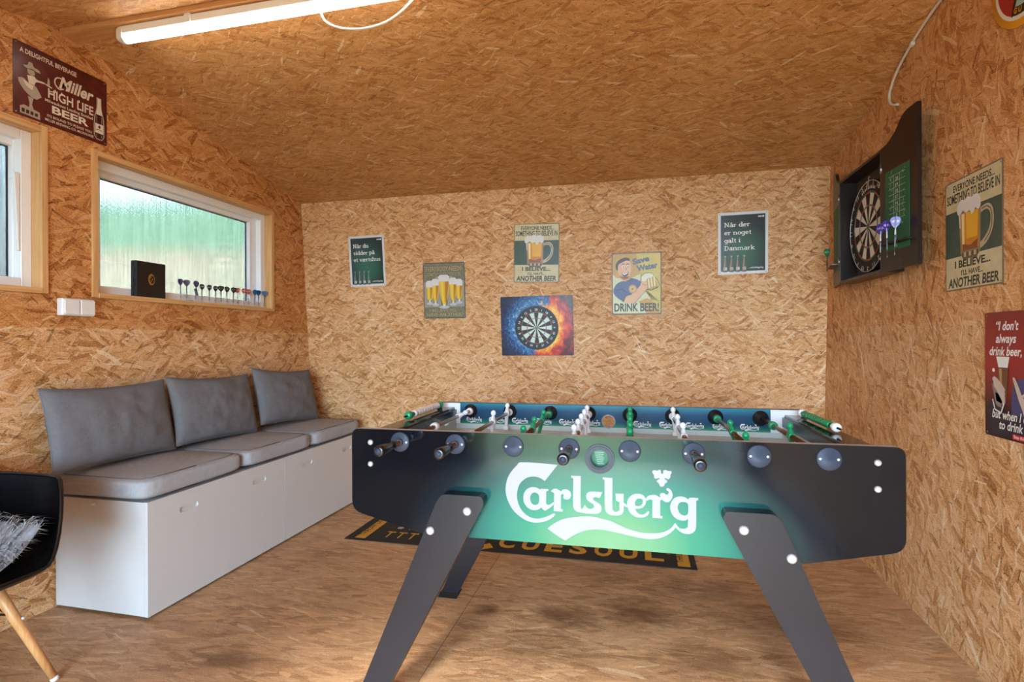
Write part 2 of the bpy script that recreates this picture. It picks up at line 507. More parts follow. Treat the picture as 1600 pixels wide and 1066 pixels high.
_TX = {}
def text_mesh(s, bold):
    if (s, bold) in _TX: return _TX[(s, bold)]
    cu = bpy.data.curves.new('lettering', 'FONT'); cu.body = s; cu.offset = bold; cu.resolution_u = 3
    o = bpy.data.objects.new('lettering', cu)
    me = o.to_mesh()
    vs = [(v.co.x, v.co.y) for v in me.vertices]; fs = [tuple(p.vertices) for p in me.polygons]
    o.to_mesh_clear(); bpy.data.objects.remove(o); bpy.data.curves.remove(cu)
    _TX[(s, bold)] = (vs, fs)
    return _TX[(s, bold)]
CAP = max(p[1] for p in text_mesh('H', 0.0)[0])
def text(mb, s, x, y, w, h, m, z=0.0, al='c', bold=0.02, shear=0.0, M=None, rot=0.0):
    """letters fitted to width w (None: natural) and capital height h, baseline at y"""
    vs, fs = text_mesh(s, bold)
    if not vs: return
    x0, x1 = min(p[0] for p in vs), max(p[0] for p in vs)
    ky = h / CAP; kx = ky if w is None else w / (x1 - x0)
    W = (x1 - x0) * kx
    ox = {'c': -W / 2, 'l': 0, 'r': -W}[al]
    out = []
    for a, b in vs:
        X = (a - x0) * kx + ox + shear * b * ky; Y = b * ky
        if rot: X, Y = X * cos(rot) - Y * sin(rot), X * sin(rot) + Y * cos(rot)
        out.append((x + X, y + Y, z))
    mb.add(out, fs, m, False, M)

# ------------------------------------------------------------------ room shell
XL, XR = -2.529, 1.157
RIDGE_Z, RIDGE_A, RIDGE_B = 2.590, 1.866, 1.950
SLOPE = 0.2063
BACK0, LEAN = 3.813, 0.0804                       # the back wall leans slightly into the room
def back_y(z): return BACK0 - LEAN * z
def ceil_z(y):
    if y > RIDGE_B: return RIDGE_Z - SLOPE * (y - RIDGE_B)
    if y > RIDGE_A: return RIDGE_Z
    return RIDGE_Z - SLOPE * min(RIDGE_A - y, .85) - .02 * max(0, RIDGE_A - .85 - y)
T = 0.14
def struct(o, label, cat): return tag(o, label, cat, kind='structure')

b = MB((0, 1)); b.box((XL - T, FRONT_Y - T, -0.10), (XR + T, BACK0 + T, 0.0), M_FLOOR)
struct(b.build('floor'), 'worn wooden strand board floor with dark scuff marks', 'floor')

zt = ceil_z(BACK0 - LEAN * 2.236)
MYZ_L = Matrix(((0, 0, -1, XL), (1, 0, 0, 0), (0, 1, 0, 0), (0, 0, 0, 1)))      # (a,b,c) -> (XL - c, a, b)
side_outline = [(FRONT_Y, 0), (BACK0, 0), (back_y(2.3), 2.3), (RIDGE_B, ceil_z(RIDGE_B) + .06), (RIDGE_A, RIDGE_Z + .06), (RIDGE_A - .85, ceil_z(RIDGE_A - .85) + .06), (FRONT_Y, ceil_z(FRONT_Y) + .06)]
WIN = [(2.020, 3.290, 1.408, 2.085), (0.52, 1.795, 1.408, 2.105)]
holes = [[(a, c), (bb, c), (bb, d), (a, d)] for a, bb, c, d in WIN]
b = MB((1, 2)); b.prism([side_outline] + holes, 0.0, T, M_LEFT, M=MYZ_L)
struct(b.build('wall_left'), 'strand board wall with the two windows', 'wall')
MYZ_R = Matrix(((0, 0, 1, XR), (1, 0, 0, 0), (0, 1, 0, 0), (0, 0, 0, 1)))
b = MB((1, 2)); b.prism([side_outline], 0.0, T, M_RIGHT, M=MYZ_R)
struct(b.build('wall_right'), 'strand board wall behind the dartboard cabinet', 'wall')
b = MB((0, 2))
zb = 2.36
b.add([(XL - T, BACK0, 0), (XR + T, BACK0, 0), (XR + T, back_y(zb), zb), (XL - T, back_y(zb), zb), (XL - T, BACK0 + T, 0), (XR + T, BACK0 + T, 0), (XR + T, back_y(zb) + T, zb), (XL - T, back_y(zb) + T, zb)],
      [(0, 1, 2, 3), (4, 7, 6, 5), (0, 4, 5, 1), (3, 2, 6, 7), (0, 3, 7, 4), (1, 5, 6, 2)], M_BACK)
struct(b.build('wall_back'), 'strand board wall hung with six small metal signs', 'wall')
# front wall with the open door, behind the camera
MXZ = Matrix(((1, 0, 0, 0), (0, 0, -1, FRONT_Y), (0, 1, 0, 0), (0, 0, 0, 1)))
zf = ceil_z(FRONT_Y) + .06
b = MB((0, 2))
b.prism([[(XL - T, 0), (DOOR[0], 0), (DOOR[0], DOOR[2]), (DOOR[1], DOOR[2]), (DOOR[1], 0), (XR + T, 0), (XR + T, zf), (XL - T, zf)]], 0.0, T, M_RIGHT, M=MXZ)
struct(b.build('wall_front'), 'strand board wall around the open cabin door', 'wall')
b = MB()
for x in (DOOR[0], DOOR[1] - 0.05): b.box((x, FRONT_Y - T - .01, 0), (x + 0.05, FRONT_Y + .012, DOOR[2]), M_UPVC)
b.box((DOOR[0], FRONT_Y - T - .01, DOOR[2] - .05), (DOOR[1], FRONT_Y + .012, DOOR[2]), M_UPVC)
dr = struct(b.build('door_1'), 'white frame of the open cabin door', 'door')
b = MB(); b.box((DOOR[1] - .03, FRONT_Y - T - .95, .01), (DOOR[1] + .02, FRONT_Y - T - .015, DOOR[2] - .05), M_UPVC); b.build('leaf', dr, bevel=.004)
# ceiling: two slopes meeting at a flush ridge board
b = MB((0, 1))
def slab(y0, y1):
    z0, z1 = ceil_z(y0), ceil_z(y1)
    b.add([(XL - T, y0, z0), (XR + T, y0, z0), (XR + T, y1, z1), (XL - T, y1, z1), (XL - T, y0, z0 + .08), (XR + T, y0, z0 + .08), (XR + T, y1, z1 + .08), (XL - T, y1, z1 + .08)],
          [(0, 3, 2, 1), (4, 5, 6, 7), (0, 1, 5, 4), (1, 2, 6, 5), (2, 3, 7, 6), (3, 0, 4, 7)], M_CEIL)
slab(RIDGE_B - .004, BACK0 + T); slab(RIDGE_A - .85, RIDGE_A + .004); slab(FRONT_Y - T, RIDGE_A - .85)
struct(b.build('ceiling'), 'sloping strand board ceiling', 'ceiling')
b = MB(); b.box((XL, RIDGE_A, RIDGE_Z - .022), (XR, RIDGE_B, RIDGE_Z + .02), M_PINE_X)
struct(b.build('trim_1', bevel=.002), 'pine ridge board carrying the strip light', 'trim')

# ------------------------------------------------------------------ windows
def rain_glass():
    m = bpy.data.materials.new('rain_glass'); m.use_nodes = True
    t = NT(m.node_tree); t.t.nodes.remove(t.t.nodes['Principled BSDF'])
    out = t.t.nodes['Material Output']
    g = t.n('ShaderNodeBsdfRefraction'); g.inputs['Roughness'].default_value = 0.07; g.inputs['IOR'].default_value = 1.12
    gl = t.n('ShaderNodeBsdfGlossy'); gl.inputs['Roughness'].default_value = 0.1
    tc = t.n('ShaderNodeTexCoord').outputs['Object']
    f = t.m('ADD', t.noise(t.vm('MULTIPLY', tc, (1, 130, 5)), 1.0, 3, 0.6), t.noise(t.vm('MULTIPLY', tc, (1, 60, 60)), 1.0, 2, 0.5))
    t.put(g.inputs['Color'], t.ramp(t.noise(t.vm('MULTIPLY', tc, (1, 150, 4)), 1.0, 3, 0.6), [(0.35, (.25, .255, .245, 1)), (0.65, (.32, .32, .31, 1))]))
    bn = t.n('ShaderNodeBump'); bn.inputs['Strength'].default_value = 0.6; bn.inputs['Distance'].default_value = 0.006
    t.put(bn.inputs['Height'], f); t.put(g.inputs['Normal'], bn.outputs[0])
    mx = t.n('ShaderNodeMixShader'); mx.inputs[0].default_value = 0.05
    t.t.links.new(g.outputs[0], mx.inputs[1]); t.t.links.new(gl.outputs[0], mx.inputs[2])
    t.t.links.new(mx.outputs[0], out.inputs[0])
    return m
M_RAIN = rain_glass()
def louvre_white():
    m, t, bs = new_mat('pale_ribbed_panel')
    tc = t.n('ShaderNodeTexCoord').outputs['Object']
    w = t.n('ShaderNodeTexWave', wave_type='BANDS', bands_direction='Y'); w.inputs['Scale'].default_value = 22
    t.put(w.inputs['Vector'], tc)
    t.put(bs.inputs['Base Color'], t.ramp(w.outputs['Fac'], [(0.0, '#dfe3e8'), (1.0, '#f4f6f8')]))
    return m

def ring_boxes(mb, x0, x1, y0, y1, z0, z1, w, m, mh=None):
    mh = mh or m
    mb.box((x0, y0, z0), (x1, y0 + w, z1), m); mb.box((x0, y1 - w, z0), (x1, y1, z1), m)
    mb.box((x0, y0 + w, z0), (x1, y1 - w, z0 + w), mh); mb.box((x0, y0 + w, z1 - w), (x1, y1 - w, z1), mh)
def window(n, y0, y1, z0, z1, label, tall=False):
    root = thing('window_%d' % n, label, 'window', kind='structure')
    c = MB()                                        # pine lining and its narrow edge on the wall
    w = 0.026
    c.box((XL - .05, y0 - w + .012, z0 - w + .01), (XL + .012, y0 + .012, z1 + w - .01), M_PINE_Z)
    c.box((XL - .05, y1 - .012, z0 - w + .01), (XL + .012, y1 + w - .012, z1 + w - .01), M_PINE_Z)
    c.box((XL - .05, y0 + .012, z1 - .012), (XL + .012, y1 - .012, z1 + w - .012), M_PINE_Y)
    c.build('lining', root, bevel=.0015)
    s = MB(); s.box((XL - .075, y0 + .012, z0 - .018), (XL + .016, y1 - .012, z0 + .006), M_PINE_Y)
    s.build('sill', root, bevel=.002)
    f = MB(); ring_boxes(f, XL - .118, XL - .046, y0 + .012, y1 - .012, z0 + .006, z1 - .012, .042, M_UPVC)
    f.build('frame', root, bevel=.003)
    PY0, PY1, PZ0, PZ1 = y0 + .100, y1 - (.118 if n == 1 else .060), z0 + .050, z1 - .080
    q = MB(); xa, xb = XL - .130, XL - .084
    q.box((xa, y0 + .050, z0 + .012), (xb, PY0, z1 - .045), M_UPVC); q.box((xa, PY1, z0 + .012), (xb, y1 - .050, z1 - .045), M_UPVC)
    q.box((xa, PY0, z0 + .012), (xb, PY1, PZ0), M_UPVC); q.box((xa, PY0, PZ1), (xb, PY1, z1 - .045), M_UPVC)
    q.build('sash', root, bevel=.004)
    g = MB(); ring_boxes(g, XL - .117, XL - .110, PY0 - .002, PY1 + .002, PZ0 - .002, PZ1 + .002, .007, M_BLACKP)
    g.build('gasket', root)
    p = MB(); p.box((XL - .118, PY0, PZ0), (XL - .113, PY1, PZ1), M_RAIN)
    p.build('pane', root)
    return root
window(1, *WIN[0], label='white framed window of rain glass above the grey bench, darts on its sill')
w2 = window(2, *WIN[1], label='white window beside the maroon sign, its tall stay handle showing')
h = MB()
h.add([(XL - .060, 1.716, 1.905), (XL - .060, 1.738, 1.905), (XL - .060, 1.738, 1.570), (XL - .060, 1.730, 1.570), (XL - .046, 1.716, 1.905), (XL - .046, 1.738, 1.905), (XL - .046, 1.738, 1.570), (XL - .046, 1.730, 1.570)],
      [(0, 3, 2, 1), (4, 5, 6, 7), (0, 1, 5, 4), (1, 2, 6, 5), (2, 3, 7, 6), (3, 0, 4, 7)], M_WHITE)
h.box((XL - .090, 1.722, 1.880), (XL - .058, 1.740, 1.900), M_WHITE)
h.build('stay_handle', w2, bevel=.003)

# ------------------------------------------------------------------ outdoors, seen blurred through the rain glass
def ground_mat():
    m, t, bs = new_mat('lawn')
    tc = t.n('ShaderNodeTexCoord').outputs['Object']
    t.put(bs.inputs['Base Color'], t.ramp(t.noise(tc, 3, 4), [(0.3, '#5f6647'), (0.7, '#8a8c6a')]))
    bs.inputs['Roughness'].default_value = 0.85
    return m
b = MB(); b.box((-30, -30, -0.30), (30, 30, -0.14), ground_mat())
struct(b.build('ground'), 'short lawn outside the cabin', 'ground')
# a pale rendered garden wall and a tall clipped hedge beyond the windows
fwd = Vector((-sin(.2318), cos(.2318), 0)); rgt = Vector((cos(.2318), sin(.2318), 0))
def out_frame(d): return frame(fwd * d + Vector((0, 0, -.14)), rgt, (0, 0, 1))
M_RENDER = mat('#f2dfc4', 0.9, var=0.06, vscale=2)
b = MB(); b.box((-16.5, 0, -0.25), (-4.2, 2.80, 0.0), M_RENDER, out_frame(9.0)); b.box((-16.5, 2.80, -0.30), (-4.2, 2.88, 0.05), M_RENDER, out_frame(9.0))
tag(b.build('garden_wall'), 'pale rendered garden wall seen blurred through the window glass', 'wall')
b = MB(); b.box((XL - 1.75, .35, -.14), (XL - 1.68, 3.05, 2.9), louvre_white())  # added white backdrop, so the pane beside the maroon sign reads white
tag(b.build('backdrop_screen'), 'added white ribbed backdrop screen standing outside the window beside the maroon sign', 'screen')
def hedge_mat():
    m, t, bs = new_mat('hedge_green')
    tc = t.n('ShaderNodeTexCoord').outputs['Object']
    t.put(bs.inputs['Base Color'], t.ramp(t.noise(tc, 1.2, 5, 0.7), [(0.3, '#8db493'), (0.7, '#b6d2b2')]))
    bs.inputs['Roughness'].default_value = 0.7
    return m
b = MB()
def hedge(u, v):
    # rounded tall hedge, lumpy foliage surface
    x = -22 + 19.5 * u; a = pi * (v * 1.0)
    y = 4.7 * sin(a) ** 0.6 if 0 < v < 1 else 0; z = -1.1 * cos(a)
    p = Vector((x, y, z)); k = mnoise.noise(p * 0.9) * 0.35 + mnoise.noise(p * 3) * 0.12
    return (x, max(0, y + k * min(1, y)), z + k)
b.grid(hedge, 90, 24, hedge_mat(), M=out_frame(12.5))
tag(b.build('hedge'), 'tall green hedge behind the pale garden wall, blurred by glass', 'hedge')

# ------------------------------------------------------------------ strip light and cables
def led():
    m, t, bs = new_mat('lamp_diffuser')
    bs.inputs['Base Color'].default_value = (0.9, 0.9, 0.9, 1)
    bs.inputs['Emission Color'].default_value = (1.0, 0.93, 0.82, 1)
    bs.inputs['Emission Strength'].default_value = 12.0
    return m
LY, LZ, LX0, LX1 = 1.905, 2.520, -2.225, -0.76
r = thing('strip_light', 'long white LED strip light fixed under the ridge board', 'lamp', (LX0, LY, LZ))
h = MB(); h.box((.0, -.024, .012), (LX1 - LX0, .024, .046), M_UPVC); h.build('housing', r, bevel=.004)
h = MB(); n = LX1 - LX0 - .05
h.lathe([(.022, 0), (.022, n)], led(), axis((.025, 0, .004), (1, 0, 0)), 20); h.build('diffuser', r)
for x in (0, LX1 - LX0 - .028):
    h = MB(); h.prism([rrect(-.027, -.024, .027, .034, .016)], 0, .028, M_WHITE, M=frame((x, 0, .010), (0, 1, 0), (0, 0, 1))); h.build('end_cap', r, bevel=.002)
for x in (.36, 1.10):
    h = MB(); h.box((x, -.030, .010), (x + .03, .030, .052), M_WHITE); h.build('clip', r, bevel=.002)
def bez(P, n=10):
    P = [Vector(p) for p in P]; out = []
    for i in range(len(P) - 1):
        a, b_, c, d = P[max(i - 1, 0)], P[i], P[i + 1], P[min(i + 2, len(P) - 1)]
        for k in range(n):
            t = k / n
            out.append(0.5 * ((2 * b_) + (c - a) * t + (2 * a - 5 * b_ + 4 * c - d) * t * t + (3 * b_ - a - 3 * c + d) * t ** 3))
    out.append(P[-1]); return out
b = MB(); b.tube(bez([(-1.255, 1.934, 2.530), (-1.24, 1.95, 2.49), (-1.18, 1.965, 2.462), (-1.08, 1.97, 2.449), (-.98, 1.97, 2.462), (-.90, 1.965, 2.50), (-.84, 1.957, 2.545), (-.80, 1.955, 2.575)]), .0045, M_WHITE, 8)
tag(b.build('lamp_cable'), 'thin white cable sagging in a loop below the strip light', 'cable')
r = thing('wall_cable', 'pale cable running from the ceiling down above the dartboard cabinet', 'cable', (XR, 2.77, 2.25))
b = MB()
pts = [(XR - .012, 2.0, ceil_z(2.0) - .03), (XR - .012, 2.30, ceil_z(2.30) - .02), (XR - .010, 2.45, ceil_z(2.45) - .006), (XR - .009, 2.60, ceil_z(2.6) - .008),
       (XR - .009, 2.74, 2.395), (XR - .009, 2.815, 2.335), (XR - .009, 2.822, 2.29), (XR - .009, 2.80, 2.262), (XR - .006, 2.765, 2.246), (XR + .02, 2.75, 2.240)]
b.tube([Vector(p) - Vector((XR, 2.77, 2.25)) for p in bez(pts)], .0058, mat('#d8d2c8', .45), 8); b.build('sheath', r)
b = MB(); b.box((-.018, -.170, .180), (-.002, -.150, .197), M_WHITE); b.build('cable_clip', r, bevel=.002)

# wall switch
r = thing('wall_switch', 'white double surface-mounted switch on the wall between the windows', 'switch', (XL, 1.923, 1.337))
b = MB(); b.box((0, -.074, -.039), (.034, .074, .039), M_UPVC); b.build('back_box', r, bevel=.006)
for y in (-.068, .003):
    b = MB(); b.box((.030, y, -.033), (.043, y + .065, .033), M_WHITE); b.build('rocker', r, bevel=.003)

# ------------------------------------------------------------------ storage benches
def bench():
    r = thing('storage_bench', 'x', 'bench', (0, 0, 0))
    L, D, H = .90, .50, .50          # local: x depth (front at 0, back at -D), y length
    b = MB(); b.box((-D, 0, .012), (-.018, .018, H - .004), M_BENCH); b.box((-D, L - .018, .012), (-.018, L, H - .004), M_BENCH)
    b.box((-D, .018, .012), (-D + .012, L - .018, H - .022), M_BENCH); b.box((-D, .018, .03), (-.018, L - .018, .046), M_BENCH)
    b.build('body', r, bevel=.0012)
    b = MB(); b.box((-D, .018, H - .022), (-.018, L - .018, H - .004), M_BENCH); b.build('top', r, bevel=.001)
    front = [[(.001, .010), (L - .001, .010), (L - .001, H - .003), (.001, H - .003)]]
    for y in (.215, .685): front.append(rrect(y - .052, .402, y + .052, .428, .012)[::-1])
    b = MB(); b.prism(front, 0, .017, M_BENCH, M=frame((-.017, 0, 0), (0, 1, 0), (0, 0, 1)))
    d = b.build('drawer_front', r, bevel=.001)
    for y in (.215, .685):
        b = MB(); b.box((-.022, y - .052, .40), (-.0060, y + .052, .43), mat('#c9c8c6', .5)); b.build('grip_recess', d)
    for x in (-.46, -.05):
        for y in (.04, L - .04):
            b = MB(); b.lathe([(.016, 0), (.016, .014)], M_WHITE, Matrix.Translation((x, y, 0)), 14); b.build('foot', r)
    return r
BX = -2.019
r = bench(); r.matrix_world = Matrix.Translation((BX, 1.835, 0)); r['label'] = 'white storage bench nearest the black chair, its end panel showing'; r['group'] = 'storage benches along the window wall'
r2 = dup(r, Matrix.Translation((BX, 2.7365, 0)), 'white storage bench farther along, towards the back corner behind the football table')
b = MB(); b.lathe([(.005, 0), (.005, .012), (.003, .014)], M_WHITE, axis((-.28, 0, .475), (0, -1, 0)), 10); b.build('peg', r)

# ------------------------------------------------------------------ cushions
def sgn(x, p): return math.copysign(abs(x) ** p, x)
def seat_cushion(seed):
    rg = random.Random(seed); W, D, Hh = .297, .258, .046
    o = Vector((rg.uniform(-9, 9), 0, 0))
    def fn(u, v):
        a = 2 * pi * u; t = pi * (v - .5)
        e1, e2 = .20, .32
        x = D * sgn(cos(t), e2) * sgn(cos(a), e1); y = W * sgn(cos(t), e2) * sgn(sin(a), e1); z = Hh * sgn(sin(t), e2)
        k = (1 - (x / D) ** 2) * (1 - (y / W) ** 2)
        z += (.010 if z > 0 else 0) * k
        q = Vector((x, y, z)) * 9 + o
        wr = mnoise.noise(q) * .0035 + mnoise.noise(Vector((x * 4, y * 45, z * 6)) + o) * .0016 * (1 if abs(x) > D * .75 else .3)
        return (x + wr, y + wr, z + wr)
    return fn
def rim_loop(fn, v, n=120): return [fn(i / n, v) for i in range(n + 1)]
seat_y = [2.099, 2.702, 3.305]
seat_lab = ['light grey seat cushion nearest the black chair, overhanging the bench end', 'grey seat cushion in the middle of the bench row', 'grey seat cushion at the far end by the back wall']
for i, (y, lb) in enumerate(zip(seat_y, seat_lab)):
    fn = seat_cushion(i + 5)
    r = thing('seat_cushion', lb, 'cushion', Matrix.Translation((-2.262, y, .5525)) @ Matrix.Rotation(radians((.6, -.5, .3)[i]), 4, 'Z'), 'grey seat cushions on the bench')
    b = MB(); b.grid(fn, 120, 40, M_FABRIC, closed_u=True); b.build('cover', r)
    for v in (.735, .265):
        b = MB(); b.tube(rim_loop(fn, v), .0032, M_FABRIC2, 6); b.build('piping', r)
def pillow(seed, W=.302, Hh=.185):
    rg = random.Random(seed); o = Vector((rg.uniform(-9, 9), rg.uniform(-9, 9), 0))
    def fn(side):
        def f(u, v):
            x, y = 2 * u - 1, 2 * v - 1
            prof = max(0, (1 - x * x) * (1 - y * y)) ** .42
            pin = 1 - .045 * (1 - abs(y) ** 2) * abs(x) ** 6          # edges draw in between the corners
            pin2 = 1 - .045 * (1 - abs(x) ** 2) * abs(y) ** 6
            z = side * (.066 * prof + .002)
            q = Vector((x * 2, y * 1.6, side)) + o
            wr = mnoise.noise(q * 1.6) * .012 * prof + mnoise.noise(Vector((x * 9, y * 3, side * 2)) + o) * .004 * prof
            c = mnoise.noise(Vector((x * 7 + y * 5, y * 12 - x * 3, 1)) + o) * .007 * max(0, -y) * prof
            return (x * W * pin, y * Hh * pin2 - .012 * (1 - x * x) * max(0, y) , z + side * (wr + c))
        return f
    return fn
pl = [(2.015, -2.405, .800, -12.5, -.3, 3), (2.622, -2.395, .800, -13.5, -2.0, 8), (3.250, -2.378, .806, -14.5, -4.0, 13)]
pl_lab = ['large grey back cushion leaning on the wall nearest the black chair', 'middle grey back cushion leaning below the window sill darts', 'grey back cushion leaning near the back corner, farthest from the black chair']
for (y, x, z, tilt, roll, sd), lb in zip(pl, pl_lab):
    M = Matrix.Translation((x, y, z)) @ Matrix.Rotation(radians(tilt), 4, 'Y') @ frame((0, 0, 0), (0, 1, 0), (0, 0, 1)) @ Matrix.Rotation(radians(roll), 4, 'Z')
    r = thing('back_cushion', lb, 'cushion', M, 'grey back cushions against the wall')
    p = pillow(sd); b = MB(); b.grid(p(1), 44, 32, M_FABRIC2); b.grid(p(-1), 44, 32, M_FABRIC2, flip=True); b.build('cover', r)
    f = p(0.0); n = 40
    loop = [f(i / n, 0) for i in range(n)] + [f(1, i / n) for i in range(n)] + [f(1 - i / n, 1) for i in range(n)] + [f(0, 1 - i / n) for i in range(n + 1)]
    b = MB(); b.tube([(q[0], q[1], 0) for q in loop], .0035, M_FABRIC2, 6); b.build('seam', r)

# ------------------------------------------------------------------ black shell armchair with a grey fur
CH = Matrix.Translation((-2.205, 1.205, 0)) @ Matrix.Rotation(radians(0), 4, 'Z')      # faces +x
def chair_shell(inner):
    # bowl: v 0 centre of the seat .. 1 rim; u goes round, 0 = front
    def rim(a):
        # rim radius and height by angle from the front
        c = cos(a); s = abs(sin(a))
        back = max(0, -c)
        rx = .285 if c > 0 else .275
        ry = .312
        p = 2.9
        rr = 1 / ((abs(c) / rx) ** p + (s / ry) ** p) ** (1 / p)
        k = min(1, max(0, (degrees_ - 33) / 30)) if (degrees_ := math.degrees(a if a <= pi else 2 * pi - a)) is not None else 0
        k = k * k * (3 - 2 * k)
        h = .425 + (.250 + .012 * s) * k + .115 * max(0, min(1, (degrees_ - 108) / 50)) ** 1.5
        return rr, h
    def f(u, v):
        a = 2 * pi * u
        rr, h = rim(a)
        base = .400
        t = v
        r = rr * (1 - (1 - t) ** 2.0) ** .62 if t < 1 else rr
        z = base + (h - base) * t ** 4.0
        r *= 1 + .02 * (t ** 8)
        off = 0 if inner else .007
        return (r * cos(a) + (-.02 if cos(a) < 0 else 0) * t, r * sin(a) * (1 + off * 2), z - off * (1 - .5 * t))
    return f
r = thing('armchair', 'black moulded shell armchair with wooden legs beside the bench', 'chair', CH)
b = MB(); b.grid(chair_shell(True), 96, 30, M_BLACKP, closed_u=True); b.grid(chair_shell(False), 96, 30, M_BLACKP, closed_u=True, flip=True); b.build('shell', r)
f = chair_shell(True)
b = MB(); b.tube([Vector(f(i / 96, 1)) + Vector((0, 0, -.002)) for i in range(97)], .0065, M_BLACKP, 8); b.build('rim', r)
for sx in (1, -1):
    for sy in (1, -1):
        top = Vector((sx * .105, sy * .12, .385)); ft = Vector((sx * .225, sy * .235, 0))
        d = (top - ft)
        b = MB(); b.tube([ft + d * .03, ft + d * .3, ft + d * .6, top], .0125, M_BEECH, 14, r1=.0175)
        lg = b.build('leg', r)
        b = MB(); b.tube([ft, ft + d * .032], .0128, M_WHITE, 14); b.build('glide', lg)
        b = MB(); b.ball(tuple(ft + d * .62 + Vector((sx * .015, sy * .012, 0))), .006, M_CHROME); b.build('bolt', lg)
b = MB()
for sx in (1, -1):
    a = Vector((sx * .14, .15, .26)); c = Vector((sx * .14, -.15, .26))
    b.tube([Vector((sx * .105, .12, .385)), c], .004, M_BLACKP, 8); b.tube([Vector((sx * .105, -.12, .385)), a], .004, M_BLACKP, 8)
    d = Vector((sx * .14, sx * .15, .26)); e_ = Vector((-sx * .14, sx * .15, .26))
    b.tube([d, Vector((-sx * .105, sx * .12, .385))], .004, M_BLACKP, 8); b.tube([Vector((sx * .14, -sx * .15, .26)), Vector((-sx * .105, -sx * .12, .385))], .004, M_BLACKP, 8)
b.build('wire_brace', r)
# fur
M_FUR = mat('#8d8c90', 0.85, var=0.25, vscale=60, sheen=0.4); M_FUR2 = mat('#c4c3c6', 0.85, sheen=0.4); M_FUR3 = mat('#5c5b60', 0.85)
r = thing('fur_throw', 'shaggy grey fur throw lying in the black armchair', 'throw', CH @ Matrix.Translation((0, 0, .418)))
b = MB(); fr = random.Random(4)
def furbase(u, v):
    x = -.20 + .40 * u; y = -.20 + .41 * v
    k = max(0, 1 - (abs(x) / .2) ** 4) * max(0, 1 - (abs(y - .005) / .21) ** 4)
    back = max(0, -x - .08) * 1.3
    return (x, y, .008 + .022 * k + mnoise.noise(Vector((x * 12, y * 12, 0))) * .01 + back + max(0, abs(y) - .07) ** 1.3 * 1.5)
b.grid(furbase, 30, 30, M_FUR); b.build('hide', r)
b = MB()
for k in range(2600):
    u, v = fr.random(), fr.random()
    p = Vector(furbase(u, v)); a = fr.gauss(0.5 + 3 * mnoise.noise(p * 6), .5); L = fr.uniform(.03, .065)
    d = Vector((cos(a), sin(a), 0)); mt = fr.choice((M_FUR, M_FUR, M_FUR2, M_FUR3))
    lift = fr.uniform(.012, .03)
    w = Vector((-sin(a), cos(a), 0)) * .0016
    q = [p, p + d * L * .45 + Vector((0, 0, lift)), p + d * L + Vector((0, 0, lift * .55))]
    b.add([q[0] - w, q[0] + w, q[1] + w, q[1] - w, q[2]], [(0, 1, 2, 3), (3, 2, 4)], mt, True)
b.build('pile', r)['kind'] = 'stuff'

# ------------------------------------------------------------------ table football
TM = Matrix.Translation((-.8842, 1.5283, 0)) @ Matrix.Rotation(.0134, 4, 'Z')     # local: u along, w away from us, z up
TL, TD, TZ = 1.548, .774, .900
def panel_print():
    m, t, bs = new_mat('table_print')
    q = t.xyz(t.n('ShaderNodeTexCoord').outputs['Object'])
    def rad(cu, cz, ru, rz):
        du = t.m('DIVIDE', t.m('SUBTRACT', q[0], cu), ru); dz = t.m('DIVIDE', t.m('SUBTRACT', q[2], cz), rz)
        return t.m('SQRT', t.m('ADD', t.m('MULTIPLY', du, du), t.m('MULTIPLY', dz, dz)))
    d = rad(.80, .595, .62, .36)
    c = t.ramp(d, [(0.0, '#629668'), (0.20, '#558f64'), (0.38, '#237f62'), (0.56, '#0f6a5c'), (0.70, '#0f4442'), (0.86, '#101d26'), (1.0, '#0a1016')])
    # painted olive green haze above the lettering, partly standing in for a reflection
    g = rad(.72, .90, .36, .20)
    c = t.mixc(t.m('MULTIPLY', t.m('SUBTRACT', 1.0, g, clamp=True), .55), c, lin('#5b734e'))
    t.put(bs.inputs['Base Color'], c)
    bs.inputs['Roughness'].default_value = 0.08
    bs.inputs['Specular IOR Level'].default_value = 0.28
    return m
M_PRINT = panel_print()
M_NAVY = mat('#151b22', .22, var=.12, vscale=6)
M_EDGE = mat('#b9bcc0', .4)
M_DECK = mat('#16130f', .07, spec=.7)
M_FIELD = mat('#c9d2cf', .4)
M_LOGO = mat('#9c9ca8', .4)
M_DISC = mat('#323a4a', .5, spec=.3)
M_GRIP = mat('#0e0e12', .22, spec=.7)
M_ROD = mat('#7b5a44', .22, .85)
M_PW = mat('#eeeef0', .3)
M_PG = mat('#10925c', .3)
M_LEG = mat('#171b22', .28, var=.12, vscale=9, spec=.4)

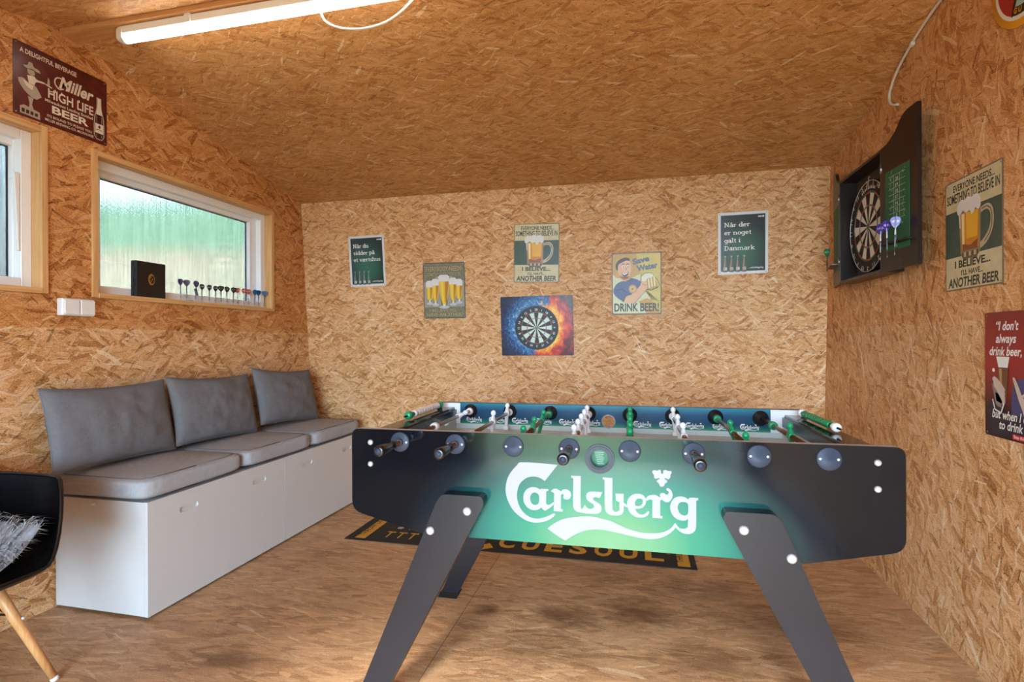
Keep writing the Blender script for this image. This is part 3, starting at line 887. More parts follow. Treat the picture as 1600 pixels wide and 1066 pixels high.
LOGO = {
 'C': [(5452,8170),(6563,8147),(6185,7655),(6054,7734),(5929,7765),(5816,7766),(5678,7734),(5552,7654),(5450,7549),(5386,7409),(5352,7233),(5359,7084),(5397,6937),(5460,6805),(5560,6687),(5686,6596),(5824,6551),(5974,6542),(6149,6586),(6298,6650),(6447,6733),(6501,6700),(6397,6595),(6273,6513),(6123,6454),(5961,6425),(5798,6424),(5623,6468),(5459,6556),(5319,6659),(5192,6800),(5104,6956),(5040,7115),(5010,7288),(5016,7463),(5055,7640),(5133,7806),(5235,7948),(5338,8058)],
 'a': [(5815,7457),(5928,7451),(6053,7397),(6065,7422),(6289,7427),(6284,7380),(6226,7357),(6220,7001),(6262,6962),(6324,6975),(6443,7059),(6443,6978),(6324,6872),(6187,6785),(6125,6823),(6075,6874),(6000,6815),(5875,6782),(5750,6799),(5637,6878),(5562,6997),(5542,7145),(5575,7283),(5651,7386),(5740,7438)],
 'a_h': [(5890,7301),(5977,7269),(6014,7197),(6014,7050),(5988,6974),(5888,6936),(5788,6986),(5751,7083),(5751,7170),(5789,7258),(5840,7293)],
 'r': [(6363,7365),(6425,7430),(6523,7453),(6597,7415),(6658,7382),(6720,7434),(6817,7452),(6915,7397),(6951,7289),(6914,7190),(6828,7148),(6743,7168),(6724,7227),(6743,7265),(6707,7312),(6658,7272),(6656,6869),(6717,6861),(6705,6794),(6442,6794),(6461,7310),(6412,7344)],
 'ls': [(6953,7849),(7231,7856),(7228,6942),(7264,6904),(7307,6964),(7348,7030),(7396,6965),(7468,6926),(7564,6940),(7612,6991),(7588,7062),(7469,7127),(7397,7207),(7386,7303),(7422,7382),(7518,7424),(7846,7426),(7768,7253),(7637,7270),(7577,7230),(7612,7172),(7731,7107),(7807,7028),(7821,6920),(7766,6833),(7659,6794),(7444,6787),(7203,6803),(7106,6826),(7034,6894),(7010,6989),(7018,7779),(6965,7789)],
 'b': [(7853,7849),(8131,7847),(8128,6962),(8175,6893),(8257,6898),(8320,6938),(8321,7165),(8223,7207),(8212,7409),(8439,7415),(8438,7160),(8537,7100),(8530,7035),(8437,7070),(8437,6946),(8397,6843),(8291,6789),(8174,6781),(8033,6800),(7939,6890),(7911,7008),(7907,7780),(7860,7792)],
 'e': [(8817,7437),(8943,7421),(9034,7339),(9057,7246),(9022,7126),(8919,7036),(8757,7007),(8791,6933),(8872,6868),(8964,6862),(9044,6903),(9102,6970),(9143,6945),(9101,6859),(9021,6795),(8894,6768),(8756,6789),(8629,6875),(8560,6990),(8531,7118),(8550,7238),(8608,7337),(8701,7409)],
 'e_h': [(8885,7306),(8954,7287),(8965,7217),(8930,7132),(8850,7091),(8758,7097),(8746,7168),(8781,7253),(8827,7298)],
 'r2': [(9046,7304),(9092,7378),(9195,7424),(9320,7431),(9410,7380),(9444,7387),(9427,7444),(9456,7493),(9535,7498),(9592,7454),(9648,7469),(9671,7541),(9599,7595),(9615,7643),(9671,7634),(9738,7568),(9771,7453),(9737,7334),(9658,7255),(9568,7254),(9489,7307),(9437,7293),(9436,6858),(9499,6851),(9492,6785),(9222,6785),(9228,7280),(9160,7295),(9080,7252)],
 'g': [(9984,7431),(10095,7414),(10183,7361),(10228,7410),(10448,7412),(10444,7354),(10393,7339),(10383,6586),(10335,6479),(10246,6419),(10113,6404),(9991,6442),(9902,6505),(9851,6560),(9813,6639),(9842,6687),(9880,6632),(9947,6555),(10036,6538),(10114,6555),(10169,6594),(10177,6827),(10114,6776),(10003,6764),(9870,6806),(9758,6915),(9703,7075),(9726,7240),(9805,7362),(9894,7414)],
 'g_h': [(10050,7283),(10139,7266),(10178,7222),(10177,6989),(10148,6929),(10071,6908),(9971,6952),(9915,7054),(9904,7146),(9938,7230),(9994,7275)],
 'swoosh': [(6259,6272),(6421,6413),(6692,6567),(6960,6646),(7251,6695),(7491,6711),(7682,6700),(7820,6668),(8056,6622),(8290,6531),(8523,6440),(8755,6379),(8985,6351),(9213,6356),(9441,6385),(9599,6448),(9734,6551),(9820,6674),(9869,6631),(9846,6559),(9756,6448),(9621,6333),(9463,6250),(9281,6201),(9076,6185),(8846,6203),(8592,6243),(8289,6292),(8055,6327),(7819,6353),(7657,6349),(7442,6316),(7249,6254),(7055,6154),(6909,6058),(6775,5963),(6518,6102)],
 'leaf': [(9232,8104),(9288,8125),(9357,8115),(9425,8148),(9459,8115),(9465,8033),(9515,8036),(9526,8130),(9583,8144),(9650,8120),(9729,8123),(9751,8082),(9717,8022),(9706,7940),(9661,7886),(9559,7921),(9548,7904),(9627,7842),(9615,7795),(9570,7769),(9536,7697),(9486,7664),(9434,7691),(9401,7760),(9344,7804),(9356,7847),(9424,7890),(9413,7913),(9322,7885),(9276,7906),(9270,7988),(9227,8056)],
}

def logo_polys():
    G = {k: smooth([(a / 1e4, c / 1e4) for a, c in v], 4) for k, v in LOGO.items()}
    return [[G['C']], [G['a'], G['a_h']], [G['r']], [G['ls']], [G['b']], [G['e'], G['e_h']], [G['r2']], [G['g'], G['g_h']], [G['swoosh']], [G['leaf']]]
LP = logo_polys()

tab = thing('football_table', 'dark green and black table football table with large white lettering on its front', 'football table', TM)
FW = frame((0, 0, 0), (1, 0, 0), (0, 0, 1))              # local x=u, y=z, +z faces us (-w)
outline = round_poly([(0, .640), (0, TZ), (TL, TZ), (TL, .633), (TL - .237, .583), (.237, .583)], [.034, .026, .026, .034, .02, .02])
BALL = (.777, .838)
outl_f = [outline, circ(*BALL, .030, 28)[::-1]]
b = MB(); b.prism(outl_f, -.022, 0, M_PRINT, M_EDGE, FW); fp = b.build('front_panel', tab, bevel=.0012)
b = MB()
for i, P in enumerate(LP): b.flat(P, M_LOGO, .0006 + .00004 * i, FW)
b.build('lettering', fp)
hole_r = [outline, circ(.772, .832, .026, 24)[::-1]]
b = MB(); b.prism(hole_r, -TD, -TD + .022, M_NAVY, M_EDGE, FW); rp = b.build('rear_panel', tab, bevel=.0012)
# printed inner face of the rear panel
def rear_print():
    m, t, bs = new_mat('rear_print')
    q = t.xyz(t.n('ShaderNodeTexCoord').outputs['Object'])
    f = t.m('DIVIDE', t.m('SUBTRACT', q[2], .805), .09)
    c = t.ramp(f, [(0.0, '#46b483'), (0.10, '#1d7f6a'), (0.28, '#174a63'), (0.7, '#1a4a70'), (1.0, '#1b7c8c')])
    n = t.noise(t.vm('MULTIPLY', t.n('ShaderNodeTexCoord').outputs['Object'], (5, 1, 2)), 1.0, 2)
    c = t.mixc(t.m('MULTIPLY', n, .35), c, lin('#14314c'))
    t.put(bs.inputs['Base Color'], c); bs.inputs['Roughness'].default_value = .25
    return m
RW = frame((0, TD - .022, 0), (1, 0, 0), (0, 0, 1))
b = MB(); hb = circ(.772, .832, .026, 24)[::-1]
b.flat([[(.03, .872), (.03, TZ - .003), (.115, TZ - .003), (.115, .806), (.090, .806), (.090, .872)]], M_PW, .0006, RW)
b.flat([[(TL - .030, .872), (TL - .090, .872), (TL - .090, .806), (TL - .140, .806), (TL - .140, TZ - .003), (TL - .030, TZ - .003)]], M_PW, .0006, RW)
b.flat([[(.115, .806), (TL - .14, .806), (TL - .14, TZ - .002), (.115, TZ - .002)], hb], rear_print(), .0006, RW)
b.flat([[(.092, .70), (TL - .092, .70), (TL - .092, .806), (.092, .806)]], M_FIELD, .0006, RW)
rg_ = b.build('printed_lining', rp)
b = MB()
for i in range(12):
    cx = .180 + .1045 * i
    if abs(cx - .772) < .055: continue
    for j, P in enumerate(LP):
        b.flat([[((x - .773) * .072 / .546 + cx, (z - .706) * .072 / .546 + .823) for x, z in q] for q in P], M_PW, .0012 + .00003 * j, RW)
b.build('small_lettering', rg_)
# rings round the ball holes
def ring(mb, c, r0, r1, z0, z1, m, M):
    mb.prism([circ(*c, r1, 36), circ(*c, r0, 36)[::-1]], z0, z1, m, M=M)
b = MB(); ring(b, BALL, .026, .042, 0, .006, mat('#1a1f2a', .45), FW); ring(b, BALL, .030, .036, .006, .009, mat('#1a1f2a', .45), FW); b.build('ball_port', tab, bevel=.0015)
b = MB(); ring(b, BALL, .026, .030, -.026, 0, M_BLACKP, FW); b.flat([circ(*BALL, .030)], mat('#2a6644', .5), -.025, FW)
for k in range(7): b.box((BALL[0] - .016 + .0015 * k, BALL[1] + .012 - .0055 * k, -.0248), (BALL[0] + .012 - .002 * (k % 3), BALL[1] + .0140 - .0055 * k, -.0242), mat('#8fae94', .5), FW)
b.build('port_cup', tab)
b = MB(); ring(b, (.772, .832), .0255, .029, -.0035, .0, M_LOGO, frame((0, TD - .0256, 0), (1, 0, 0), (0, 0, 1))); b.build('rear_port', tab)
# carcass
for side in (0, 1):
    def mx(u): return u if side == 0 else TL - u
    def bx(mb, u0, u1, w0, w1, z0, z1, m):
        a, c = sorted((mx(u0), mx(u1))); mb.box((a, w0, z0), (c, w1, z1), m)
    b = MB(); bx(b, .018, .034, .022, TD - .022, .655, .868, M_NAVY); b.build('end_panel', tab, bevel=.001)
    b = MB(); bx(b, .018, .088, .022, TD - .022, .866, .878, M_DECK); b.build('end_deck', tab, bevel=.0015)
    b = MB(); bx(b, .086, .098, .022, TD - .022, .832, .868, M_NAVY); bx(b, .086, .096, .022, TD - .022, .700, .832, M_FIELD); b.build('goal_wall', tab)
b = MB(); b.box((.034, .022, .776), (TL - .034, TD - .022, .786), M_FIELD); b.build('playfield', tab)
b = MB(); b.box((.034, .022, .640), (TL - .034, TD - .022, .652), M_NAVY); b.build('bottom_board', tab)
b = MB(); b.box((.118, .030, .786), (TL - .142, .040, .86), M_NAVY); b.build('front_lining', tab)
# players
def player_mb(m):
    p = MB()
    p.ball((0, 0, .034), .0105, m, seg=14, rings=9, sc=(.95, .9, 1.1))
    prof = [(.0045, .026, .004), (.012, .020, .0075), (.0145, .013, .009), (.0130, .003, .0115), (.0100, -.012, .0085), (.0090, -.026, .0075), (.0080, -.042, .0065), (.0070, -.056, .0060)]
    vs, fs = [], []; n = 14
    for a, z, d in prof:
        for k in range(n):
            t = 2 * pi * k / n; vs.append((d * cos(t), a * sin(t), z))
    for i in range(len(prof) - 1):
        for k in range(n):
            q, w = i * n + k, i * n + (k + 1) % n; fs.append((q, w, w + n, q + n))
    fs.append(tuple(range(n))[::-1]); fs.append(tuple((len(prof) - 1) * n + k for k in range(n)))
    p.add(vs, [f[::-1] for f in fs], m, True)
    p.box((-.0105, -.0085, -.0685), (.0105, .0085, -.053), m)
    for s in (-1, 1): p.tube([(0, s * .0125, .016), (.002, s * .0150, .002), (.006, s * .0125, -.012)], .0036, m, 8)
    p.lathe([(.0118, -.013), (.0118, .013)], m, axis((0, 0, 0), (0, 1, 0)), 14)
    return p
PME = {}
def add_player(rod, w, m):
    if m not in PME:
        o = player_mb(m).build('player', rod, bevel=.0012); PME[m] = o
    else:
        o = PME[m].copy(); COL.objects.link(o); o.parent = rod
    o.location = (0, w, 0)
    return o
RODS = [(.165, 1, [.575], 62, [.30, .735]), (.345, 1, [.45, .69], 4, [.16, .74]), (.525, -1, [.115, .315, .515], 12, [.05, .70]), (.690, 1, [.16, .29, .42, .55, .68], -3, [.05, .73]),
        (.861, -1, [.12, .255, .39, .525, .66], 2, [.05, .73]), (1.033, 1, [.27, .475, .68], -5, [.05, .74]), (1.200, -1, [.125, .37], -14, [.05, .70]), (1.370, -1, [.335], -6, [.045, .56])]
for u, sd, men, tilt, stops in RODS:
    M = Matrix.Translation((u, 0, .863)) @ Matrix.Rotation(radians(tilt), 4, 'Y')
    b = MB()
    w0, w1 = (-.140, TD - .002) if sd > 0 else (.002, TD + .140)
    b.lathe([(.0078, w0), (.0078, w1)], M_ROD, axis((0, 0, 0), (0, 1, 0)), 14)
    rod = b.build('rod', tab); rod.matrix_local = M
    for w in men: add_player(rod, w, M_PW if sd > 0 else M_PG)
    for w in stops:
        b = MB(); b.lathe([(.0085, -.012), (.0150, -.012), (.0155, -.004), (.0155, .004), (.0150, .012), (.0085, .012)], M_PW if sd > 0 else M_PG, axis((0, w, 0), (0, 1, 0)), 18); b.build('bumper', rod)
    g = MB()
    gp = [(.0105, -.045), (.0125, -.050), (.0128, -.066), (.0115, -.074), (.0128, -.085), (.0145, -.105), (.0160, -.128), (.0165, -.142), (.0150, -.149), (.0110, -.150)]
    if sd > 0: g.lathe(gp, M_GRIP, axis((0, 0, 0), (0, 1, 0)), 20); 
    else: g.lathe([(r_, TD - h_) for r_, h_ in gp], M_GRIP, axis((0, 0, 0), (0, 1, 0)), 20)
    gr = g.build('grip', rod)
    g = MB(); y = -.1505 if sd > 0 else TD + .1505
    g.lathe([(.0095, y - .001), (.0095, y + .001)], M_DISC, axis((0, 0, 0), (0, 1, 0)), 16); g.build('grip_plug', gr)
    # bearing plates on both panels, with their two bright bolts
    for wz, fr_ in ((0, frame((u, 0, .863), (1, 0, 0), (0, 0, 1))), (TD, frame((u, TD, .863), (-1, 0, 0), (0, 0, 1)))):
        g = MB(); g.lathe([(.0305, 0), (.0305, .003), (.0285, .0048), (.0, .0050)], M_DISC, fr_, 36); d = g.build('bearing_plate', tab)
        if (sd > 0) == (wz == 0):
            g = MB(); g.lathe([(.0115, .004), (.0115, .012), (.0080, .013)], M_DISC, fr_, 20); g.build('bushing', d)
        g = MB()
        for s in (-1, 1): g = MB(); g.ball((s * .0215, 0, .0045), .0040, M_CHROME, fr_, 10, 6, (1, 1, .6)); g.build('bolt', d)
    g = MB(); g.lathe([(.030, 0), (.030, .004), (.017, .006), (.014, .020)], mat('#12161e', .4), frame((u, TD - .024, .863), (1, 0, 0), (0, 0, 1)), 28); g.build('inner_bearing', tab)
# legs
legf = round_poly([(.004, 0), (.078, 0), (.446, .700), (.440, .722), (.318, .722), (.300, .700)], [.004, .004, .02, .012, .012, .03], 4)
for side in (0, 1):
    P = legf if side == 0 else [(TL - x, y) for x, y in legf][::-1]
    for wz, z0, z1 in ((0, 0.0005, .045), (TD, -TD - .045, -TD - .0005)):
        b = MB(); b.prism([P], z0, z1, M_LEG, M_LEG, FW); lg = b.build('leg', tab, bevel=.0025)
        b = MB()
        fo = [(-.004, 0), (.084, 0), (.098, .026), (.008, .026)]
        if side: fo = [(TL - x, y) for x, y in fo][::-1]
        b.prism([fo], z0 - .0015, z1 + .0015, M_BLACKP, M=FW); b.build('foot', lg, bevel=.002)
        for (x, z) in ((.395, .676), (.280, .611)):
            x = x if side == 0 else TL - x
            b = MB(); fr_ = frame((x, -z1, z), (1, 0, 0), (0, 0, 1)) if wz == 0 else frame((x, -z0, z), (-1, 0, 0), (0, 0, 1))
            b.lathe([(.0125, -.001), (.0125, .002), (.0095, .0055), (.004, .0072), (.0, .0075)], M_CHROME, fr_, 20, cap=False)
            b.build('bolt', lg)
for u in (.064, TL - .064):
    for z in (.858, .790):
        b = MB(); b.lathe([(.0085, -.001), (.0085, .002), (.006, .005), (.0, .0062)], M_CHROME, frame((u, 0, z), (1, 0, 0), (0, 0, 1)), 18, cap=False); b.build('corner_bolt', tab)
# score counters on the end decks
for u, mb_, mc in ((.046, M_PW, M_PG), (TL - .046, M_PG, M_PW)):
    b = MB(); b.lathe([(.0035, .30), (.0035, .70)], M_BLACKP, axis((u, 0, .896), (0, 1, 0)), 10); sc_ = b.build('score_counter', tab)
    b = MB()
    for k in range(10):
        w = .385 + .027 * k
        b.lathe([(.010, w), (.0125, w + .003), (.0125, w + .022), (.010, w + .0255)], mb_, axis((u, 0, .896), (0, 1, 0)), 16)
    b.build('bead_row', sc_)
    for w0, w1 in ((.325, .353), (.672, .690)): b = MB(); b.lathe([(.010, w0), (.0145, w0 + .004), (.0145, w1 - .004), (.010, w1)], mc, axis((u, 0, .896), (0, 1, 0)), 18); b.build('end_bead', sc_)
    for w0, w1 in ((.353, .384), (.657, .672)): b = MB(); b.lathe([(.008, w0), (.008, w1)], M_BLACKP, axis((u, 0, .896), (0, 1, 0)), 12); b.build('spacer', sc_)

# ------------------------------------------------------------------ dart mat
M_MAT = mat('#191919', .8, var=.2, vscale=200); M_GOLD = mat('#c8942a', .6)
r = thing('dart_mat', 'long black rubber dart mat with gold lettering under the football table', 'mat', Matrix.Translation((-1.706, 2.856, 0)) @ Matrix.Rotation(.002, 4, 'Z'))
b = MB(); b.prism([[(0, 0), (1.999, 0), (1.999, .60), (0, .60)]], .0005, .004, M_MAT); b.build('sheet', r, bevel=.001)
b = MB(); z = .0044
bar = [[(.055, .025), (.120, .025), (.120, .575), (.055, .575)]]
b.flat(bar, M_GOLD, z); b.build('end_stripe', r); b = MB(); b.flat([[(1.905, .022), (1.968, .022), (1.968, .575), (1.905, .575)]], M_GOLD, z)
b.build('end_stripe', r)
b = MB(); text(b, 'THROW LINE 237 cm', .088, .30, .46, .034, M_MAT, z + .0004, rot=pi / 2, bold=.01); text(b, 'THROW LINE 237 cm', 1.937, .30, .46, .034, M_MAT, z + .0004, rot=pi / 2, bold=.01)
b.build('stripe_lettering', r)
b = MB(); 
for k, ch in enumerate('CUESOUL'): text(b, ch, .967 + .137 * k, .075, .098, .15, M_GOLD, z, bold=.035)
b.flat([circ(1.865, .175, .008), circ(1.865, .175, .006)[::-1]], M_GOLD, z)
b.flat([[(.842, .010), (.905, .052), (.868, .115), (.838, .085), (.85, .05)]], M_GOLD, z)
b.build('lettering', r)
b = MB()
for k in range(3):
    x = .235 + .075 * k
    b.flat([[(x - .005, .07), (x + .005, .07), (x + .005, .15), (x - .005, .15)]], M_GOLD, z); b.flat([[(x - .026, .15), (x + .026, .15), (x + .026, .166), (x - .026, .166)]], M_GOLD, z)
    b.flat([circ(x + .02, .235, .022, 6)], mat('#9aa0a8', .6), z)
b.flat([[(.49, .02), (.494, .02), (.494, .28), (.49, .28)]], M_GOLD, z)
for k in range(5): b.flat([[(.53 + .0 * k, .05 + .035 * k), (.60 - .012 * (k % 2), .05 + .035 * k), (.60 - .012 * (k % 2), .064 + .035 * k), (.53, .064 + .035 * k)]], M_GOLD, z)
b.build('pictograms', r)

# ------------------------------------------------------------------ printed metal signs
INK = 0.0005
def sign(name, label, M, W, H, border, group=None, holes=True, edge='#6b5a48'):
    r = thing(name, label, 'sign', M, group)
    b = MB(); b.prism([rrect(-W / 2, -H / 2, W / 2, H / 2, .008, 4)], .001, .0028, border, mat(edge, .4), None); b.build('plate', r)
    if holes:
        b = MB(); 
        for sx in (-1, 1):
            for sy in (-1, 1): b.lathe([(.0034, 0), (.0034, .0006), (.0018, .0012), (.0, .0013)], M_STEEL, Matrix.Translation((sx * (W / 2 - .010), sy * (H / 2 - .010), .0028)), 10, cap=False)
        b.build('nail_heads', r)
    return r
class Art:
    """layers of flat ink; coordinates 0..1 from the top left corner"""
    def __init__(s, W, H): s.W, s.H, s.b, s.k = W, H, MB(), 0
    def P(s, q): return [((x - .5) * s.W, (.5 - y) * s.H) for x, y in q]
    def z(s): return .0031 + s.k * .00022
    def up(s): s.k += 1
    def f(s, q, m, *holes): s.b.flat([s.P(q)] + [s.P(h) for h in holes], m, s.z())
    def rect(s, x0, y0, x1, y1, m): s.f([(x0, y1), (x1, y1), (x1, y0), (x0, y0)], m)
    def oval(s, x, y, rx, ry, m, n=24): s.f([(x + rx * cos(2 * pi * k / n), y + ry * sin(2 * pi * k / n)) for k in range(n)], m)
    def line(s, q, w, m):
        s.k += .12; q = [Vector(p) for p in s.P(q)]; vs, fs = [], []
        for i, p in enumerate(q):
            d = (q[min(i + 1, len(q) - 1)] - q[max(i - 1, 0)]); d = Vector((-d.y, d.x)); d.normalize()
            vs += [(*(p + d * w / 2), s.z()), (*(p - d * w / 2), s.z())]
        for i in range(len(q) - 1): fs.append((2 * i, 2 * i + 1, 2 * i + 3, 2 * i + 2))
        s.b.add(vs, fs, m)
    def t(s, st, x, y, w, h, m, **kw): text(s.b, st, (x - .5) * s.W, (.5 - y) * s.H, None if w is None else w * s.W, h * s.H, m, s.z(), **kw)
    def done(s, name, r): o = s.b.build(name, r); s.b = MB(); return o

INKW = mat('#e6e6e0', .4); INKB = mat('#15130f', .4)
EYB = Vector((0, -LEAN, 1)).normalized()
def on_back(x, h, rot=0.0):
    p = Vector((x, BACK0, 0)) + EYB * h
    return frame(p, (1, 0, 0), EYB) @ Matrix.Rotation(radians(rot), 4, 'Z')
def on_left(y, z): return frame((XL, y, z), (0, 1, 0), (0, 0, 1))
def on_right(y, z, rot=0.0): return frame((XR, y, z), (0, -1, 0), (0, 0, 1)) @ Matrix.Rotation(radians(rot), 4, 'Z')
def print_mat(name, fn, rough=.3):
    m, t, bs = new_mat(name)
    q = t.xyz(t.n('ShaderNodeTexCoord').outputs['Object'])
    t.put(bs.inputs['Base Color'], fn(t, q)); bs.inputs['Roughness'].default_value = rough
    return m
def pub_green(t, q):
    x = t.m('DIVIDE', q[0], .17); y = t.m('DIVIDE', t.m('ADD', q[1], .05), .22)
    d = t.m('SQRT', t.m('ADD', t.m('MULTIPLY', x, x), t.m('MULTIPLY', y, y)))
    return t.ramp(d, [(0.0, '#1d5f3c'), (0.45, '#174a33'), (0.8, '#0f2c24'), (1.0, '#0b1a1a')])
M_PUB = print_mat('pub_green_print', pub_green, .25)

# a small slab-serif alphabet drawn as strokes: advance, strokes, serif places
def _arc(cx, cy, rx, ry, a0, a1, n=9): return [(cx + rx * cos(radians(a0 + (a1 - a0) * k / n)), cy + ry * sin(radians(a0 + (a1 - a0) * k / n))) for k in range(n + 1)]
_bowl = _arc(.23, .23, .17, .20, 20, 340, 14)
_a = [_arc(.20, .14, .14, .12, 0, 360, 12), [(.35, .02), (.35, .34)], _arc(.22, .33, .13, .12, 0, 150)]
_e = [_arc(.23, .23, .17, .20, 5, 320, 14), [(.08, .245), (.38, .245)]]
SLAB = {'N': (.66, [[(.12, 0), (.12, .70)], [(.12, .70), (.52, .02)], [(.52, 0), (.52, .70)]], [(.12, 0), (.10, .70), (.52, .70)]),
        'D': (.64, [[(.14, 0), (.14, .70)], [(.14, .68)] + _arc(.22, .35, .30, .33, 90, -90, 12) + [(.14, .02)]], [(.10, 0), (.10, .70)]),
        'a': (.46, _a, [(.40, 0)]), 'å': (.46, _a + [_arc(.22, .60, .055, .055, 0, 360, 10)], [(.40, 0)]), 'e': (.46, _e, []),
        'æ': (.72, _a + [[(x + .27, y) for x, y in q] for q in _e], []), 'o': (.48, [_arc(.24, .23, .17, .20, 0, 360, 14)], []),
        'd': (.52, [_bowl, [(.40, 0), (.40, .70)]], [(.35, .70), (.45, 0)]), 'p': (.52, [[(.50 - x, y) for x, y in _bowl], [(.11, -.20), (.11, .44)]], [(.11, -.20), (.07, .44)]),
        'g': (.52, [_bowl, [(.40, .44), (.40, -.08)] + _arc(.24, -.08, .16, .12, 0, -150)], [(.45, .44)]),
        'h': (.56, [[(.12, 0), (.12, .70)], [(.12, .32)] + _arc(.28, .30, .15, .13, 140, 0) + [(.43, 0)]], [(.12, 0), (.08, .70), (.43, 0)]),
        'n': (.56, [[(.12, 0), (.12, .44)], [(.12, .32)] + _arc(.28, .30, .15, .13, 140, 0) + [(.43, 0)]], [(.12, 0), (.08, .44), (.43, 0)]),
        'm': (.84, [[(.12, 0), (.12, .44)], [(.12, .32)] + _arc(.27, .30, .14, .13, 140, 0) + [(.41, 0)], [(.41, .32)] + _arc(.56, .30, .14, .13, 140, 0) + [(.70, 0)]], [(.12, 0), (.08, .44), (.41, 0), (.70, 0)]),
        'u': (.56, [[(.12, .44), (.12, .16)] + _arc(.27, .15, .15, .13, 180, 320), [(.42, 0), (.42, .44)]], [(.08, .44), (.38, .44), (.46, 0)]),
        'r': (.42, [[(.13, 0), (.13, .44)], [(.13, .28)] + _arc(.30, .28, .15, .14, 150, 60)], [(.13, 0), (.09, .44)]),
        't': (.36, [[(.16, .58), (.16, .12)] + _arc(.26, .12, .10, .10, 180, 310), [(.04, .43), (.30, .43)]], []),
        'i': (.28, [[(.14, 0), (.14, .44)], [(.14, .58), (.14, .68)]], [(.14, 0), (.10, .44)]), 'l': (.28, [[(.14, 0), (.14, .70)]], [(.14, 0), (.10, .70)]),
        'k': (.56, [[(.12, 0), (.12, .70)], [(.12, .20), (.40, .43)], [(.22, .26), (.44, .02)]], [(.12, 0), (.08, .70), (.44, 0), (.40, .44)]),
        's': (.42, [_arc(.20, .33, .12, .10, 20, 250) + _arc(.20, .13, .13, .11, 70, -160)], []),
        'v': (.50, [[(.08, .44), (.25, .02)], [(.25, .02), (.42, .44)]], [(.08, .44), (.42, .44)]), ' ': (.26, [], [])}
def slab(a, s_, x, y, w, h, m, sw=.105):
    W_ = sum(SLAB[c][0] for c in s_); kx = w * a.W / W_; ky = h * a.H / .70; ox, oy = (x - .5) * a.W, (.5 - y) * a.H; z = a.z()
    for c in s_:
        ad, st, se = SLAB[c]
        for q in st:
            z += .000012; q = [Vector(p) for p in q]; vs = []
            for i, p in enumerate(q):
                d = q[min(i + 1, len(q) - 1)] - q[max(i - 1, 0)]; d = Vector((-d.y, d.x)); d.normalize()
                t_ = sw * (.62 + .38 * abs(d.x))
                for k in (1, -1): r_ = p + d * t_ / 2 * k; vs.append((ox + r_.x * kx, oy + r_.y * ky, z))
            a.b.add(vs, [(2 * i, 2 * i + 1, 2 * i + 3, 2 * i + 2) for i in range(len(q) - 1)], m)
        for sx, sy in se:
            z += .000012; y0 = sy if sy <= 0 else sy - .065
            a.b.flat([[(ox + (sx - .11) * kx, oy + y0 * ky), (ox + (sx + .11) * kx, oy + y0 * ky), (ox + (sx + .11) * kx, oy + (y0 + .065) * ky), (ox + (sx - .11) * kx, oy + (y0 + .065) * ky)]], m, z)
        ox += ad * kx
def pub_sign(label, M, W, H, lines, hh, wid):
    r = sign('pub_sign', label, M, W, H, mat('#d8d8da', .35), 'green pub signs with white borders', edge='#b9b9bb')
    a = Art(W, H); a.rect(.055, .045, .945, .955, M_PUB); a.done('print', r); a.up()
    for i, (s_, w) in enumerate(zip(lines, wid)): slab(a, s_, .125, .235 + .135 * i * (1 if len(lines) < 4 else .93), w, hh, INKW)
    a.t('...selvfølgelig', .91, .915, .30, .026, INKW, al='r', bold=.01)
    a.rect(.80, .075, .875, .098, mat('#b9c4bd', .4)); a.oval(.902, .086, .018, .016, INKW, 12)
    a.done('lettering', r)
    for k in range(4):
        x = .145 + .128 * k; c1, c2 = ('#7d8f86', '#39463f') if len(lines) < 4 else ('#a08a6a', '#4a3f2e')
        o = lambda s_: [(x - .017 * s_, .700), (x + .017 * s_, .700), (x + .017 * s_, .745), (x + .022 * s_, .775), (x + .046 * s_, .845), (x + .050 * s_, .945), (x + .040 * s_, .965), (x - .040 * s_, .965), (x - .050 * s_, .945), (x - .046 * s_, .845), (x - .022 * s_, .775), (x - .017 * s_, .745)][::-1]
        a.f(o(1), mat(c2, .35)); a.up(); a.f([(x - .008, .715), (x - .028, .85), (x - .030, .95), (x - .006, .95), (x + .002, .85), (x + .004, .715)], mat(c1, .35))
        a.rect(x - .036, .885, x + .036, .935, mat('#cfd3cf' if k % 2 == 0 else '#b8b2a2', .4)); a.rect(x - .016, .70, x + .016, .718, mat('#c9b27a', .4)); a.k -= 1
    a.up(); a.done('printed_bottles', r)
pub_sign('narrow green sign with white border and three lines of white lettering, nearest the window', on_back(-1.989, 1.790, .6), .293, .379, ['Når du', 'sidder på', 'et værtshus'], .078, [.44, .60, .76])
pub_sign('green sign with white border and four lines of white lettering, nearest the dartboard cabinet', on_back(.659, 1.805, .5), .299, .394, ['Når der', 'er noget', 'galt i', 'Danmark'], .072, [.52, .55, .33, .62])

